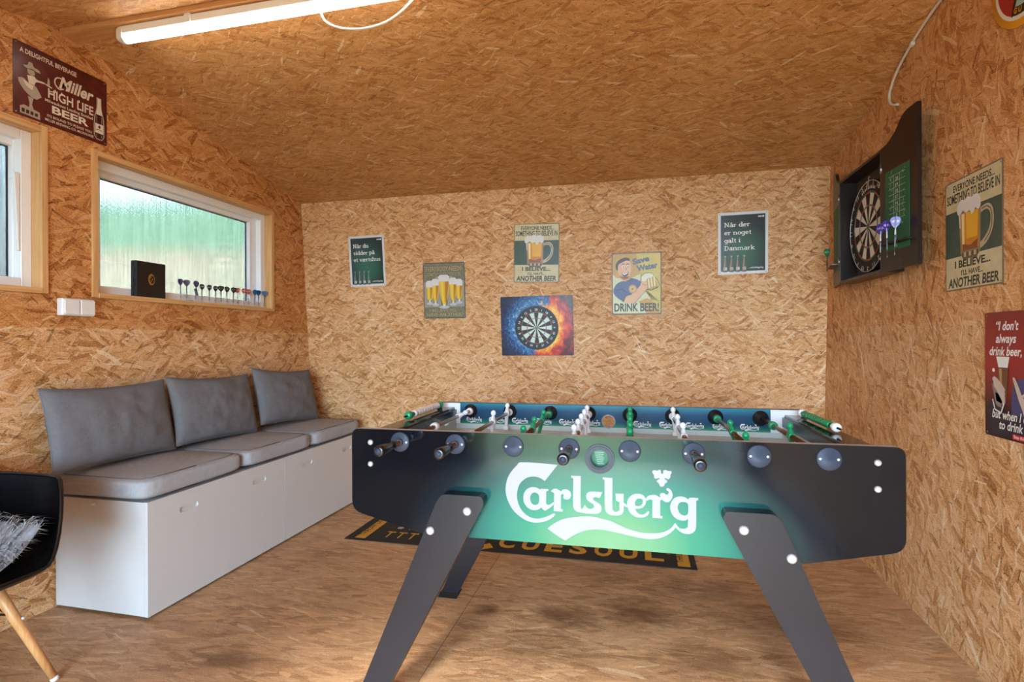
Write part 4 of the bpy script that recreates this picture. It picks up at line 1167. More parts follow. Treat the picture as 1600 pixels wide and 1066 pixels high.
# five glasses sign
def olive(t, q):
    n = t.noise(t.vec(t.m('MULTIPLY', q[0], 60), t.m('MULTIPLY', q[1], 60)), 1, 4, .7)
    return t.ramp(n, [(.3, '#62604c'), (.7, '#8a856c')])
M_OLIVE = print_mat('olive_print', olive, .4)
W, H = .323, .409
r = sign('beer_sign', 'worn olive sign with a row of five printed beer glasses', on_back(-1.38, 1.553, -.2), W, H, mat('#5b564a', .4), edge='#4a463c')
a = Art(W, H); a.rect(.02, .02, .98, .98, M_OLIVE); a.up(); a.f([(.02, .80), (.98, .79), (.98, .33), (.80, .30), (.64, .23), (.36, .23), (.20, .32), (.02, .35)], mat('#9a968a', .4, var=.12, vscale=50)); a.done('print', r)
a.up()
YEL = mat('#cfc39a', .4); DK = mat('#2b2a22', .4)
for dx, m_ in ((.006, DK), (0, mat('#a79d72', .4))):
    a.t('EVERYBODY NEEDS', .5 + dx, .155 + dx, .86, .075, m_, bold=.02); a.t('SOMETHING TO BELIEVE IN', .5 + dx, .245 + dx, .80, .055, m_, bold=.01)
    a.t("I BELIEVE I'LL", .47 + dx, .885 + dx, .66, .050, m_, bold=.02); a.t('HAVE ANOTHER!', .5 + dx, .965 + dx, .86, .060, m_, bold=.02); a.up()
a.done('lettering', r)
for cx, top, bot, w in ((.15, .33, .74, .075), (.86, .31, .73, .075), (.29, .30, .765, .082), (.715, .285, .76, .085), (.50, .23, .81, .125)):
    def gl(y0, y1, k0, k1): return [(cx - w * k1, y1), (cx + w * k1, y1), (cx + w * k0, y0), (cx - w * k0, y0)]
    a.f(gl(top - .012, bot - .05, 1.12, .5), mat('#3a3a34', .4)); a.up()
    a.f([(cx - w, top + .10), (cx - w * .85, top + .3), (cx - w * .35, bot - .06), (cx + w * .35, bot - .06), (cx + w * .85, top + .3), (cx + w, top + .10)], mat('#dcb52c', .3)); a.up()
    a.f([(cx + w * .25, top + .11), (cx + w * .2, bot - .10), (cx + w * .42, bot - .10), (cx + w * .95, top + .11)][::1], mat('#b9742a', .3)); a.f([(cx - w * .6, top + .11), (cx - w * .5, top + .3), (cx - w * .2, bot - .08), (cx, bot - .08), (cx - w * .1, top + .11)], mat('#e6c648', .3)); a.up()
    a.f([(cx - w * 1.05, top + .11), (cx + w * 1.05, top + .11), (cx + w * 1.08, top + .02), (cx + w * .7, top - .01), (cx - w * .7, top - .01), (cx - w * 1.08, top + .02)], mat('#d8d6d0', .4))
    a.oval(cx, bot - .01, w * 1.0, .025, mat('#b9bcc4', .3)); a.rect(cx - w * .25, bot - .07, cx + w * .25, bot - .015, mat('#dcdcd6', .3)); a.up()
    a.k -= 3
a.k += 3; a.done('printed_glasses', r)

# tall-mug sign, twice
CREAM = mat('#c9bd94', .4, var=.08, vscale=30); GRN = mat('#3c4f43', .4, var=.15, vscale=40); TXT = mat('#26302a', .4)
def mug_sign(label, M, W, H):
    r = sign('mug_sign', label, M, W, H, mat('#7c6a52', .4), 'cream and green mug signs', edge='#5d4a3a')
    a = Art(W, H); a.rect(.015, .012, .985, .988, CREAM); a.up(); a.rect(.015, .285, .985, .70, GRN); a.done('print', r); a.up()
    a.t('EVERYONE NEEDS...', .52, .105, .72, .058, TXT, bold=.02); a.t('SOMETHING TO BELIEVE IN', .5, .205, .92, .080, TXT, bold=.02)
    a.t('I BELIEVE...', .5, .80, .62, .062, TXT, bold=.03); a.t("I'LL HAVE...", .5, .872, .38, .045, TXT, bold=.02); a.t('ANOTHER BEER', .5, .972, .88, .080, TXT, bold=.03, shear=.10)
    a.done('lettering', r); a.up()
    a.f([(.27, .30), (.30, .68), (.33, .715), (.62, .715), (.65, .68), (.66, .30)], mat('#8d7a5a', .3)); a.up()
    a.f([(.30, .33), (.325, .65), (.62, .65), (.635, .33)], mat('#c77f16', .3)); a.up()
    a.f([(.40, .33), (.41, .56), (.60, .56), (.615, .33)], mat('#e0a818', .3)); a.f([(.32, .33), (.335, .60), (.375, .60), (.375, .33)], mat('#e6cf8a', .3))
    a.f([(.335, .60), (.345, .66), (.60, .66), (.61, .58), (.48, .62)], mat('#8a4a18', .3)); a.up()
    foam = [(.25, .32), (.24, .26), (.28, .22), (.33, .20), (.38, .215), (.43, .19), (.50, .21), (.56, .195), (.63, .215), (.66, .26), (.655, .31), (.62, .335), (.57, .31), (.53, .35), (.50, .36), (.47, .32), (.40, .33), (.35, .30), (.30, .33)]
    a.f(smooth(foam, 3, 70), mat('#d9d6d0', .4)); a.f([(.27, .32), (.285, .45), (.305, .45), (.30, .32)], mat('#cfcabd', .4))
    # handle
    ho = [(.66, .33), (.76, .315), (.83, .34), (.865, .40), (.865, .50), (.82, .58), (.74, .645), (.65, .675), (.645, .625), (.72, .59), (.78, .54), (.815, .48), (.815, .41), (.79, .375), (.74, .36), (.66, .375)]
    a.f(smooth(ho, 3, 70), mat('#b3a684', .3)); a.up(); a.line([(.68, .345), (.76, .335), (.82, .365), (.842, .42), (.84, .50), (.80, .57), (.72, .625)], .004, mat('#4a4436', .3))
    for k in range(7): a.rect(.33 + .044 * k, .675, .352 + .044 * k, .715, mat(('#4e3b2a', '#cbb894')[k % 2], .3))
    a.f([(.34, .715), (.61, .715), (.60, .735), (.35, .735)][::-1], mat('#6a5a44', .3))
    a.done('printed_mug', r)
mug_sign('cream and green beer mug sign on the back wall above the flaming dartboard picture', on_back(-.688, 1.796, -1.6), .323, .408)
mug_sign('cream and green beer mug sign on the side wall beside the dartboard cabinet', on_right(2.211, 1.561), .331, .409)

# dartboard faces, shared by the real board and the picture of one
def board_face(mb, R, z, wht, blk, red, grn, ringm, M=None, numbers=None, seg=3):
    mb.flat([circ(0, 0, R, 60)], ringm, z, M)
    dz = .0003
    def sector(r0, r1, k, m, zz):
        a0 = radians(90 - 9 - 18 * k); a1 = a0 + radians(18)
        o = [(r1 * cos(a0 + (a1 - a0) * i / seg), r1 * sin(a0 + (a1 - a0) * i / seg)) for i in range(seg + 1)]
        o += [(r0 * cos(a1 - (a1 - a0) * i / seg), r0 * sin(a1 - (a1 - a0) * i / seg)) for i in range(seg + 1)]
        mb.flat([o], m, zz, M)
    k_ = R / .2255
    for k in range(20):
        m = blk if k % 2 == 0 else wht; c = red if k % 2 == 0 else grn
        sector(.016 * k_, .099 * k_, k, m, z + dz); sector(.107 * k_, .162 * k_, k, m, z + dz)
        sector(.099 * k_, .107 * k_, k, c, z + dz); sector(.162 * k_, .170 * k_, k, c, z + dz)
    mb.flat([circ(0, 0, .016 * k_, 20)], grn, z + dz, M); mb.flat([circ(0, 0, .0065 * k_, 14)], red, z + 2 * dz, M)
NUMS = [20, 1, 18, 4, 13, 6, 10, 15, 2, 17, 3, 19, 7, 16, 8, 11, 14, 9, 12, 5]
def board_numbers(mb, R, h, m, z, M=None, rr=.86):
    for k, n in enumerate(NUMS):
        a = radians(90 - 18 * k)
        text(mb, str(n), rr * R * cos(a) - h / 2 * cos(a), rr * R * sin(a) - h / 2 * sin(a), None, h, m, z, M=M, rot=a - pi / 2, bold=.01)
B_W, B_K, B_R, B_G = mat('#dcd8c8', .7), mat('#15140f', .7), mat('#b5262c', .6), mat('#1f7a48', .6)

# fire and water picture
def firewater(t, q):
    v = t.vec(t.m('MULTIPLY', q[0], 15), t.m('MULTIPLY', q[1], 11))
    wn = t.n('ShaderNodeTexNoise'); wn.inputs['Scale'].default_value = 1.3; wn.inputs['Detail'].default_value = 4; t.put(wn.inputs['Vector'], v)
    w = t.vm('ADD', v, t.vm('MULTIPLY', wn.outputs['Color'], (1.6, 1.6, 0)))
    n = t.noise(w, 1.2, 6, .62); n2 = t.noise(w, 4.0, 6, .7)
    d = t.m('SQRT', t.m('ADD', t.m('POWER', t.m('SUBTRACT', q[0], -.005), 2.0), t.m('POWER', q[1], 2.0)))
    near = t.m('SUBTRACT', 1.0, t.m('DIVIDE', t.m('ABSOLUTE', t.m('SUBTRACT', d, .165)), .11), clamp=True)
    f1 = t.m('ADD', t.m('MULTIPLY', n, .9), t.m('MULTIPLY', near, .42))
    fire = t.ramp(f1, [(.40, '#2a0608'), (.54, '#8e1212'), (.68, '#d8341a'), (.80, '#f08a1a'), (.95, '#fbd648')])
    f2 = t.m('ADD', t.m('MULTIPLY', n2, .9), t.m('MULTIPLY', near, .30))
    water = t.ramp(f2, [(.40, '#08142e'), (.58, '#0e2c5a'), (.74, '#2f78b4'), (.90, '#bfe4f4')])
    k = t.m('MULTIPLY_ADD', t.m('ADD', q[0], t.m('ADD', t.m('MULTIPLY', q[1], -.25), t.m('MULTIPLY', t.m('SUBTRACT', n, .5), .25))), 24.0, -.1, clamp=True)
    return t.mixc(k, water, fire)
W, H = .520, .422
r = sign('dartboard_picture', 'blue and fiery red picture of a dartboard, lowest sign on the back wall', on_back(-.695, 1.286, .4), W, H, mat('#101a30', .35), edge='#101624', holes=False)
r['category'] = 'picture'
a = Art(W, H); a.rect(0.004, 0.004, .996, .996, print_mat('fire_and_water', firewater, .3)); a.done('print', r)
b = MB(); MM = Matrix.Translation((-.001, -.014, 0))
b.flat([circ(0, 0, .156, 48)], mat('#141a20', .4), .0034, MM); board_face(b, .150, .0037, mat('#d3dccf', .4), mat('#14151a', .4), mat('#a83a2c', .4), mat('#3f8f60', .4), mat('#12161c', .4), MM)
b.build('printed_board', r)
b = MB(); board_numbers(b, .150, .015, INKW, .0044, MM); b.build('printed_numbers', r)

# grinning man sign
W, H = .326, .416
r = sign('man_sign', 'yellow sign of a grinning man in a blue shirt holding up a beer mug', on_back(-.007, 1.564, -.1), W, H, mat('#6a4a2c', .4), edge='#4a3522')
a = Art(W, H)
MUST, YELL, CRM = mat('#c2933a', .4, var=.1, vscale=25), mat('#c9b44e', .4, var=.08, vscale=25), mat('#cfcda0', .4)
a.rect(.02, .018, .98, .982, MUST); a.up()
a.f([(.50, .018), (.98, .018), (.98, .98), (.62, .55)][::-1], YELL); a.f([(.02, .98), (.02, .60), (.40, .62), (.70, .98)], CRM)
a.f([(.02, .34), (.10, .40), (.36, .43), (.60, .33), (.56, .52), (.98, .80), (.70, .74), (.52, .80), (.02, .64)][::-1], CRM); a.done('print', r); a.up()
a.t('Save', .60, .165, .34, .085, mat('#5d5f6e', .4), bold=.05, rot=radians(12), al='c'); a.t('Water', .725, .275, .42, .085, mat('#5d5f6e', .4), bold=.05, rot=radians(10))
a.t('Drink Beer!'.upper(), .50, .945, .90, .125, INKB, bold=.025)
a.done('lettering', r); a.up()
SK, SKD, HAIR, SHIRT, SHL = mat('#dba97c', .4), mat('#8a5a3c', .4), mat('#3a1d18', .4), mat('#46507e', .4), mat('#232848', .4)
S_ = lambda q: smooth(q, 3, 60)
a.f(S_([(.19, .46), (.10, .50), (.05, .56), (.03, .62), (.08, .70), (.23, .79), (.28, .70), (.38, .67), (.42, .68), (.54, .60), (.60, .47), (.50, .43), (.40, .41), (.30, .45)]), SHIRT)   # torso
a.up(); a.f(S_([(.24, .80), (.27, .71), (.36, .70), (.47, .62), (.58, .53), (.60, .47), (.68, .48), (.74, .50), (.73, .57), (.62, .66), (.50, .79), (.44, .82)]), SK)       # forearm and hand
a.f(S_([(.17, .37), (.19, .43), (.28, .46), (.36, .43), (.36, .38)]), SK)
a.f(S_([(.13, .20), (.12, .28), (.155, .36), (.20, .415), (.28, .435), (.35, .41), (.385, .33), (.395, .23), (.37, .14), (.26, .11), (.16, .14)]), SK); a.up()
a.f(S_([(.09, .27), (.08, .20), (.11, .14), (.18, .10), (.27, .075), (.36, .09), (.365, .135), (.30, .125), (.22, .15), (.15, .18), (.13, .22), (.125, .28)]), HAIR)
for x in (.235, .325):
    a.oval(x, .225, .027, .020, INKW); a.line([(x - .03, .19), (x, .175), (x + .03, .185)], .005, HAIR)
a.f(S_([(.20, .315), (.26, .335), (.345, .30), (.33, .355), (.27, .385), (.225, .365)]), mat('#4a1716', .4)); a.up()
for x in (.238, .328): a.oval(x, .227, .012, .013, INKB, 12)
a.f([(.215, .323), (.262, .340), (.335, .312), (.328, .328), (.262, .358), (.225, .345)][::-1], INKW)
a.line([(.285, .22), (.305, .265), (.280, .28)], .004, SKD); a.line([(.17, .36), (.20, .41), (.28, .435)], .003, SKD)
a.line([(.10, .60), (.20, .58), (.30, .64)], .006, SHL); a.line([(.23, .79), (.29, .69), (.40, .67)], .005, SHL); a.line([(.30, .45), (.37, .455), (.43, .42)], .005, SHL)
a.line([(.46, .82), (.56, .73), (.73, .58)], .0035, SKD); a.line([(.27, .73), (.24, .80)], .003, SKD); a.line([(.62, .50), (.67, .535), (.70, .52)], .003, SKD)
a.oval(.425, .585, .085, .070, mat('#b98a4a', .4)); a.up(); a.oval(.425, .585, .060, .048, mat('#d3ac6a', .4)); a.oval(.425, .585, .022, .018, mat('#a0703a', .4), 8)
a.f([(.70, .415), (.72, .60), (.86, .585), (.93, .555), (.84, .36)], mat('#b88a3e', .4)); a.up()
for k in range(3): a.f([(.725 + .055 * k, .43 - .018 * k), (.745 + .055 * k, .575 - .012 * k), (.775 + .055 * k, .568 - .012 * k), (.755 + .055 * k, .42 - .018 * k)], mat('#e2cf96', .4))
a.f(S_([(.60, .45), (.59, .40), (.63, .36), (.69, .335), (.76, .33), (.82, .345), (.84, .39), (.78, .41), (.72, .42), (.70, .45), (.64, .47)]), mat('#dcd9be', .4))
a.line([(.70, .60), (.80, .61), (.93, .565)], .006, INKB); a.line([(.60, .45), (.59, .40), (.63, .36), (.69, .335), (.76, .33), (.82, .345)], .003, INKB)
a.line([(.87, .40), (.93, .46), (.96, .53), (.93, .57)], .004, mat('#4a4a3a', .4))
a.done('printed_man', r)

# maroon sign above the windows
def maroon(t, q):
    n = t.noise(t.vec(t.m('MULTIPLY', q[0], 25), t.m('MULTIPLY', q[1], 25)), 1, 4, .6)
    return t.ramp(n, [(.3, '#45140f'), (.7, '#65201e')])
W, H = .402, .312
r = sign('maroon_sign', 'maroon metal sign with cream lettering and a bottle, above the two windows', on_left(1.882, 2.292), W, H, print_mat('maroon_print', maroon, .3), edge='#1c1412')
C_ = mat('#d9cfc0', .4); C2 = mat('#a89c8c', .4)
a = Art(W, H); a.line([(.02, .03), (.98, .03), (.98, .97), (.02, .97), (.02, .03)], .002, mat('#2a0f0d', .4)); a.up()
a.t('A DELIGHTFUL BEVERAGE', .35, .135, .58, .060, C_, bold=.03)
a.t('Miller', .635, .400, .37, .165, C_, bold=.03, shear=.25)
loop = [(.50, .40), (.455, .425), (.415, .39), (.405, .33), (.43, .275), (.475, .265), (.515, .30), (.535, .36), (.52, .43)]
a.line(smooth(loop, 4, 90)[:-4], .0055, C_)
a.t('HIGH LIFE', .585, .605, .50, .125, C_, bold=.02); a.line([(.345, .515), (.40, .50)], .004, C_)
for x in (.405, .475, .665): a.f([(x, .455), (x + .012, .475), (x + .012, .50), (x - .006, .50)][::-1], C_)
a.t('Milwaukees Leading Bottled', .565, .675, .52, .040, C_, bold=.01); a.t('BEER', .575, .805, .40, .100, C_, bold=.03)
a.t('ITS BOUND TO PLEASE YOU', .57, .885, .49, .034, C_, bold=.01); a.t('MILLER BREWING CO. MILWAUKEE', .57, .945, .53, .034, C_, bold=.01)
a.done('lettering', r); a.up()
# printed waitress on a crate, and the bottle
a.f(S_([(.09, .30), (.13, .285), (.145, .23), (.18, .225), (.195, .275), (.245, .29), (.26, .325), (.215, .325), (.19, .31), (.12, .325)]), C2)
a.f(S_([(.13, .33), (.195, .325), (.205, .375), (.175, .41), (.14, .39)]), C2)
a.f(S_([(.13, .42), (.20, .40), (.225, .43), (.30, .425), (.32, .445), (.22, .465), (.20, .52), (.145, .52)]), C_)
a.f([(.30, .43), (.38, .45), (.375, .465), (.295, .445)][::-1], C_); a.f([(.325, .435), (.335, .33), (.35, .36), (.355, .44)][::-1], C2)
a.f(S_([(.05, .55), (.045, .50), (.09, .48), (.145, .52), (.20, .52), (.25, .60), (.27, .65), (.22, .71), (.17, .70), (.10, .64)]), C2); a.up()
a.f(S_([(.09, .50), (.15, .525), (.19, .535), (.18, .60), (.12, .57)]), C_)
a.f([(.135, .70), (.19, .71), (.175, .80), (.19, .86), (.145, .86), (.15, .79)], C2)
a.f([(.06, .87), (.10, .84), (.25, .875), (.255, .975), (.06, .965)][::-1], C2); a.up()
for k in range(4): a.rect(.075 + .042 * k, .89 + .004 * k, .105 + .042 * k, .945, mat('#3a1512', .4))
a.done('printed_waitress', r)
bo = lambda k, dy=0: [(.888 - .018 * k, .30), (.918 + .012 * k, .30), (.918 + .014 * k, .46), (.945 + .014 * k, .60), (.952 + .014 * k, .88), (.935, .945), (.87, .945), (.852 - .014 * k, .88), (.858 - .014 * k, .60), (.884 - .014 * k, .46)]
a.f(smooth(bo(1)[::-1], 2, 60), C2); a.up(); a.f(smooth([(x, min(max(y, .315), .93)) for x, y in bo(.1)][::-1], 2, 60), mat('#341210', .4)); a.up()
a.f([(.886, .31), (.922, .31), (.924, .42), (.94, .56), (.865, .56), (.882, .42)][::-1], C_); a.rect(.855, .70, .952, .845, C_); a.up()
a.oval(.905, .745, .015, .025, mat('#5a3a2c', .4), 12); a.line([(.865, .80), (.90, .785), (.94, .80)], .003, mat('#4a2a22', .4))
for x in (.872, .932): a.line([(x, .58), (x, .69)], .002, C2); a.line([(x, .86), (x, .91)], .002, C2)
a.done('printed_bottle', r)

# red sign at the right edge
def redp(t, q):
    f = t.m('ADD', t.m('DIVIDE', q[1], .42), .5); n = t.noise(t.vec(t.m('MULTIPLY', q[0], 8), t.m('MULTIPLY', q[1], 8)), 1, 3)
    d = t.m('ADD', f, t.m('MULTIPLY', t.m('SUBTRACT', n, .5), .15))
    return t.ramp(d, [(0.0, '#15131a'), (.22, '#22141c'), (.36, '#6e141e'), (.6, '#9a1a24'), (1.0, '#7c1820')])
W, H = .30, .412
r = sign('red_sign', 'red metal sign of a man in a blue jacket raising a tall beer glass', on_right(1.990, 1.058), W, H, print_mat('red_print', redp, .3), edge='#2a1214')
a = Art(W, H)
for s_, y, w, x in (('“I don’t', .145, .36, .36), ('always', .245, .32, .345), ('drink beer,', .345, .52, .335)): a.t(s_, x, y, w, .068, INKW, bold=.02, shear=.2)
a.up()
JK, JKD = mat('#3c4270', .4), mat('#1c1e34', .4)
a.f(S_([(.44, .80), (.45, .62), (.53, .535), (.68, .515), (.98, .56), (.98, .84), (.60, .80)]), JK)
a.f(S_([(.05, .98), (.06, .74), (.15, .70), (.28, .76), (.34, .84), (.44, .80), (.98, .84), (.98, .98)]), JKD); a.up()
a.f(S_([(.73, .14), (.72, .22), (.735, .34), (.77, .44), (.85, .52), (.98, .52), (.98, .12)]), mat('#b3a094', .4)); a.up()
a.f(S_([(.72, .21), (.71, .13), (.78, .085), (.98, .06), (.98, .17), (.85, .16), (.75, .22)]), mat('#2b1b18', .4))
a.line([(.75, .27), (.80, .25), (.86, .275)], .009, mat('#2a1c1a', .4)); a.oval(.82, .305, .030, .015, INKW); a.oval(.825, .305, .012, .014, INKB, 10)
a.line([(.88, .27), (.87, .36), (.90, .385)], .004, mat('#6a5248', .4)); a.line([(.83, .44), (.90, .43), (.97, .435)], .006, mat('#5a2c2a', .4)); a.up()
a.f([(.20, .355), (.235, .44), (.385, .44), (.415, .355)][::-1], INKW); a.f([(.215, .44), (.25, .72), (.36, .72), (.395, .44)][::-1], mat('#6a4428', .35)); a.up()
a.f([(.245, .45), (.27, .66), (.30, .66), (.29, .45)][::-1], mat('#b58a5c', .35)); a.oval(.155, .465, .024, .016, INKW, 12)
SKN = mat('#c4b4a8', .4)
for k in range(4): a.k += .2; a.f(S_([(.13 + .018 * k, .535 + .038 * k), (.17, .515 + .042 * k), (.27 + .02 * k, .56 + .035 * k), (.345, .61 + .032 * k), (.33, .645 + .03 * k), (.20, .605 + .035 * k)]), SKN)
a.f(S_([(.12, .57), (.16, .66), (.20, .74), (.28, .76), (.30, .71), (.20, .62)]), mat('#8c7a72', .4))
a.f(S_([(.46, .515), (.49, .51), (.54, .56), (.60, .64), (.66, .62), (.72, .66), (.80, .66), (.84, .74), (.78, .82), (.66, .82), (.60, .74), (.56, .69)]), SKN); a.up()
a.line([(.62, .65), (.68, .70), (.70, .74)], .003, mat('#6a564e', .4)); a.line([(.70, .66), (.75, .70)], .003, mat('#6a564e', .4)); a.line([(.14, .70), (.18, .78), (.28, .80), (.33, .72)], .006, INKW)
a.t('but when I do,', .13, .845, .62, .066, INKW, bold=.02, shear=.2, al='l'); a.t('to drink a lot', .24, .925, .60, .066, INKW, bold=.02, shear=.2, al='l')
a.rect(.46, .945, .96, .985, mat('#c01c28', .4)); a.up(); a.t('Stay thirsty, my friends', .71, .975, .46, .024, INKW, bold=.01)
a.done('printed_man', r)

# round sign, mostly above the frame
r = thing('round_sign', 'round yellow-rimmed sign high on the side wall with a red and pale blue centre', 'sign', on_right(1.935, 2.300))
b = MB(); b.lathe([(.160, .001), (.160, .004), (.157, .006)], mat('#e0a01c', .25), None, 48); b.build('plate', r)
b = MB(); b.flat([circ(0, 0, .137, 48)], INKW, .0064); b.flat([circ(0, 0, .125, 48)], mat('#a61a20', .3), .0067)
b.flat([[(.125 * cos(radians(x)), .125 * sin(radians(x))) for x in range(-118, 91, 8)] + [(-.01, .05)]], mat('#a9cfd0', .3), .0070); b.flat([[(-.062, -.112), (-.052, -.114), (.01, .05), (-.01, .05)]], INKB, .0073)
arc = [(.124 * cos(radians(x)), .124 * sin(radians(x))) for x in range(-118, -30, 6)]; arc += [(.098 * cos(radians(x)), .098 * sin(radians(x))) for x in range(-36, -119, -6)]
b.flat([arc], INKB, .0074); b.build('print', r)
b = MB()
for k, ch in enumerate('GUITARS'):
    an = radians(-112 + 11.5 * k); text(b, ch, .117 * cos(an), .117 * sin(an), None, .015, mat('#e0a01c', .3), .0078, rot=an + pi / 2, bold=.03)
b.build('lettering', r)

# ------------------------------------------------------------------ dartboard cabinet
MC = frame((XR, 2.9625, 0), (0, -1, 0), (0, 0, 1))          # local x towards us along the wall, y up, z out of the wall
M_WENGE = wood('dark_stained_wood', '#170e0b', '#2a1a14', 3, 40, .35, axis=1); M_WIN = wood('brown_cabinet_back', '#3d281d', '#553a2a', 3, 40, .5, axis=1)
cab = thing('dartboard_cabinet', 'dark wooden dartboard cabinet on the side wall with both doors open', 'cabinet', MC)
X0, X1, Y0, Y1, D = -.2575, .2575, 1.478, 2.030, .091
b = MB(); t_ = .014
b.box((X0, Y0, .001), (X0 + t_, Y1, D), M_WENGE); b.box((X1 - t_, Y0, .001), (X1, Y1, D), M_WENGE); b.box((X0 + t_, Y0, .001), (X1 - t_, Y0 + t_, D), M_WENGE)
b.box((X0 + t_, Y1 - t_, .001), (X1 - t_, Y1, D), M_WENGE); b.build('carcass', cab, bevel=.0015)
b = MB(); b.box((X0 + t_, Y0 + t_, .001), (X1 - t_, Y1 - t_, .008), M_WIN); b.build('back_board', cab)
# door outline in its own frame: s from the hinge, height
top = [(0, 2.030), (.04, 2.036), (.065, 2.046), (.105, 2.068), (.125, 2.088), (.142, 2.106), (.165, 2.121), (.19, 2.128), (.2575, 2.130)]
dout = [(0, Y0), (.2575, Y0)] + top[::-1]
def door_frame(side):
    if side > 0: return Matrix.Translation((X1 + .001, 0, D)) @ Matrix.Rotation(radians(6), 4, 'Y')
    return Matrix.Translation((X0 - .001, 0, D)) @ Matrix.Rotation(radians(-12), 4, 'Y') @ Matrix.Scale(-1, 4, (1, 0, 0))
for side in (1, -1):
    DM = door_frame(side)
    b = MB(); b.prism([dout], -.016, 0, M_WENGE, M=DM)
    if side < 0: b.f = [f[::-1] for f in b.f]
    d = b.build('door', cab, bevel=.0012)
    b = MB(); b.prism([[(.036, 1.560), (.207, 1.560), (.207, 1.910), (.036, 1.910)]], .0003, .0025, mat('#1d5a34', .6, var=.12, vscale=20), M=DM); sb = b.build('chalkboard', d)
    if side > 0:
        b = MB(); ch = mat('#c8d0c8', .6); z = .003
        for k, s_ in enumerate(('20', '19', '18', '17', '16', '15', 'B')):
            text(b, s_, .121, 1.855 - .026 * k, None, .014, ch, z, M=DM, bold=.01)
        for x in (.100, .142): b.flat([[(x - .0007, 1.69), (x + .0007, 1.69), (x + .0007, 1.882), (x - .0007, 1.882)]], ch, z, DM)
        for k in range(8): b.flat([[(.062, 1.691 + .027 * k), (.180, 1.691 + .027 * k), (.180, 1.6922 + .027 * k), (.062, 1.6922 + .027 * k)]], ch, z, DM)
        rg2 = random.Random(8)
        for k in range(26):
            x, y = rg2.choice((.075, .085, .158, .170)) + rg2.uniform(-.008, .008), rg2.uniform(1.66, 1.895); an = rg2.uniform(.6, 2.4); L = rg2.uniform(.008, .018)
            u_ = Vector((cos(an), sin(an))) * L; n_ = Vector((-sin(an), cos(an))) * .0007; p_ = Vector((x, y))
            b.flat([[tuple(p_ - n_), tuple(p_ + u_ - n_), tuple(p_ + u_ + n_), tuple(p_ + n_)]], ch, z + .0003, DM)
        b.flat([[(.116, 1.57), (.118, 1.57), (.118, 1.69), (.116, 1.69)]], ch, z, DM); b.build('chalk_marks', sb)
    b = MB(); b.box((.028, 1.585, 0), (.225, 1.593, .034), M_WENGE, DM)
    if side < 0: b.f = [f[::-1] for f in b.f]
    b.build('dart_rack', d, bevel=.001)
    b = MB()
    for y in (1.60, 1.94): b.lathe([(.005, 0), (.005, .04)], M_STEEL, axis((X1 if side > 0 else X0, y - .02, D + .001), (0, 1, 0)), 10)
    b.build('hinge', d)
# the board
BM = MC @ Matrix.Translation((.004, 1.733, .010))
r = thing('dartboard', 'round bristle dartboard hanging inside the dark cabinet', 'dartboard', BM)
b = MB(); b.lathe([(.2255, 0), (.2255, .036), (.223, .038)], B_K, None, 60); b.build('core', r)
b = MB(); board_face(b, .2235, .0383, B_W, B_K, B_R, B_G, B_K); b.build('playing_face', r)
b = MB(); ringp = [(.221 * cos(2 * pi * k / 60), .221 * sin(2 * pi * k / 60), .041) for k in range(61)]; b.tube(ringp, .0014, M_CHROME, 6)
for k in range(20):
    an = radians(90 - 9 - 18 * k); b.tube([(.016 * cos(an), .016 * sin(an), .0392), (.172 * cos(an), .172 * sin(an), .0392)], .0006, M_STEEL, 5)
for q in (.016, .099, .107, .162, .170): b.tube([(q * cos(2 * pi * k / 48), q * sin(2 * pi * k / 48), .0392) for k in range(49)], .0006, M_STEEL, 5)
b.build('wire_frame', r)
b = MB(); board_numbers(b, .2235, .026, M_CHROME, .0412, rr=.945); b.build('number_ring', r)
b = MB()
for k in range(9):
    an = radians(113 - 5.6 * k); b.flat([[(.183 * cos(an), .183 * sin(an)), (.183 * cos(an - .06), .183 * sin(an - .06)), (.197 * cos(an - .05), .197 * sin(an - .05)), (.197 * cos(an - .015), .197 * sin(an - .015))]], INKW, .0390)
b.build('printed_mark', r)
b = MB(); b.tube(bez([(.0, .222, .03), (-.008, .236, .034), (.0, .246, .034), (.008, .240, .034)]), .0014, M_CHROME, 6); b.build('hanging_loop', r)

# ------------------------------------------------------------------ darts
def make_dart(label, m_flight, m_shaft, m_barrel, total=.150, emblem=None):
    k = total / .150
    r = thing('dart', label, 'dart')
    b = MB(); b.lathe([(.0003, 0), (.0011, .004 * k), (.0011, .032 * k)], M_STEEL, None, 8); b.build('point', r)
    pr = [(.0022, .030), (.0032, .034)]
    for i in range(8): pr += [(.0034, .036 + .005 * i), (.0029, .0385 + .005 * i)]
    pr += [(.0030, .080), (.0020, .082)]
    b = MB(); b.lathe([(a_, c_ * k) for a_, c_ in pr], m_barrel, None, 12); b.build('barrel', r)
    b = MB(); b.lathe([(.0024, .081 * k), (.0030, .086 * k), (.0024, .100 * k), (.0026, .122 * k)], m_shaft, None, 10); b.build('shaft', r)
    b = MB()
    vane = [(.0004, .106 * k), (.004, .109 * k), (.0115, .119 * k), (.0175, .132 * k), (.0185, .140 * k), (.0150, .148 * k), (.0080, .1525 * k), (.0004, .153 * k)]
    for q in range(4):
        VM = Matrix.Rotation(q * pi / 2 + .35, 4, 'Z') @ Matrix.Rotation(pi / 2, 4, 'X')
        b.prism([vane], -.0004, .0004, m_flight, M=VM)
        if emblem: b.prism([[(.0035, .128 * k), (.0125, .131 * k), (.0125, .137 * k), (.0035, .140 * k)]], -.0006, .0006, emblem, M=VM)
    b.build('flight', r)
    return r
F_PUR = mat('#4a3f63', .35); F_BLK = mat('#1c1c20', .35); F_RED = mat('#b5584e', .4); F_BLU = mat('#1f5f94', .35); F_VIO = mat('#4b3f9e', .25); F_GRN = mat('#1f6a3c', .3)
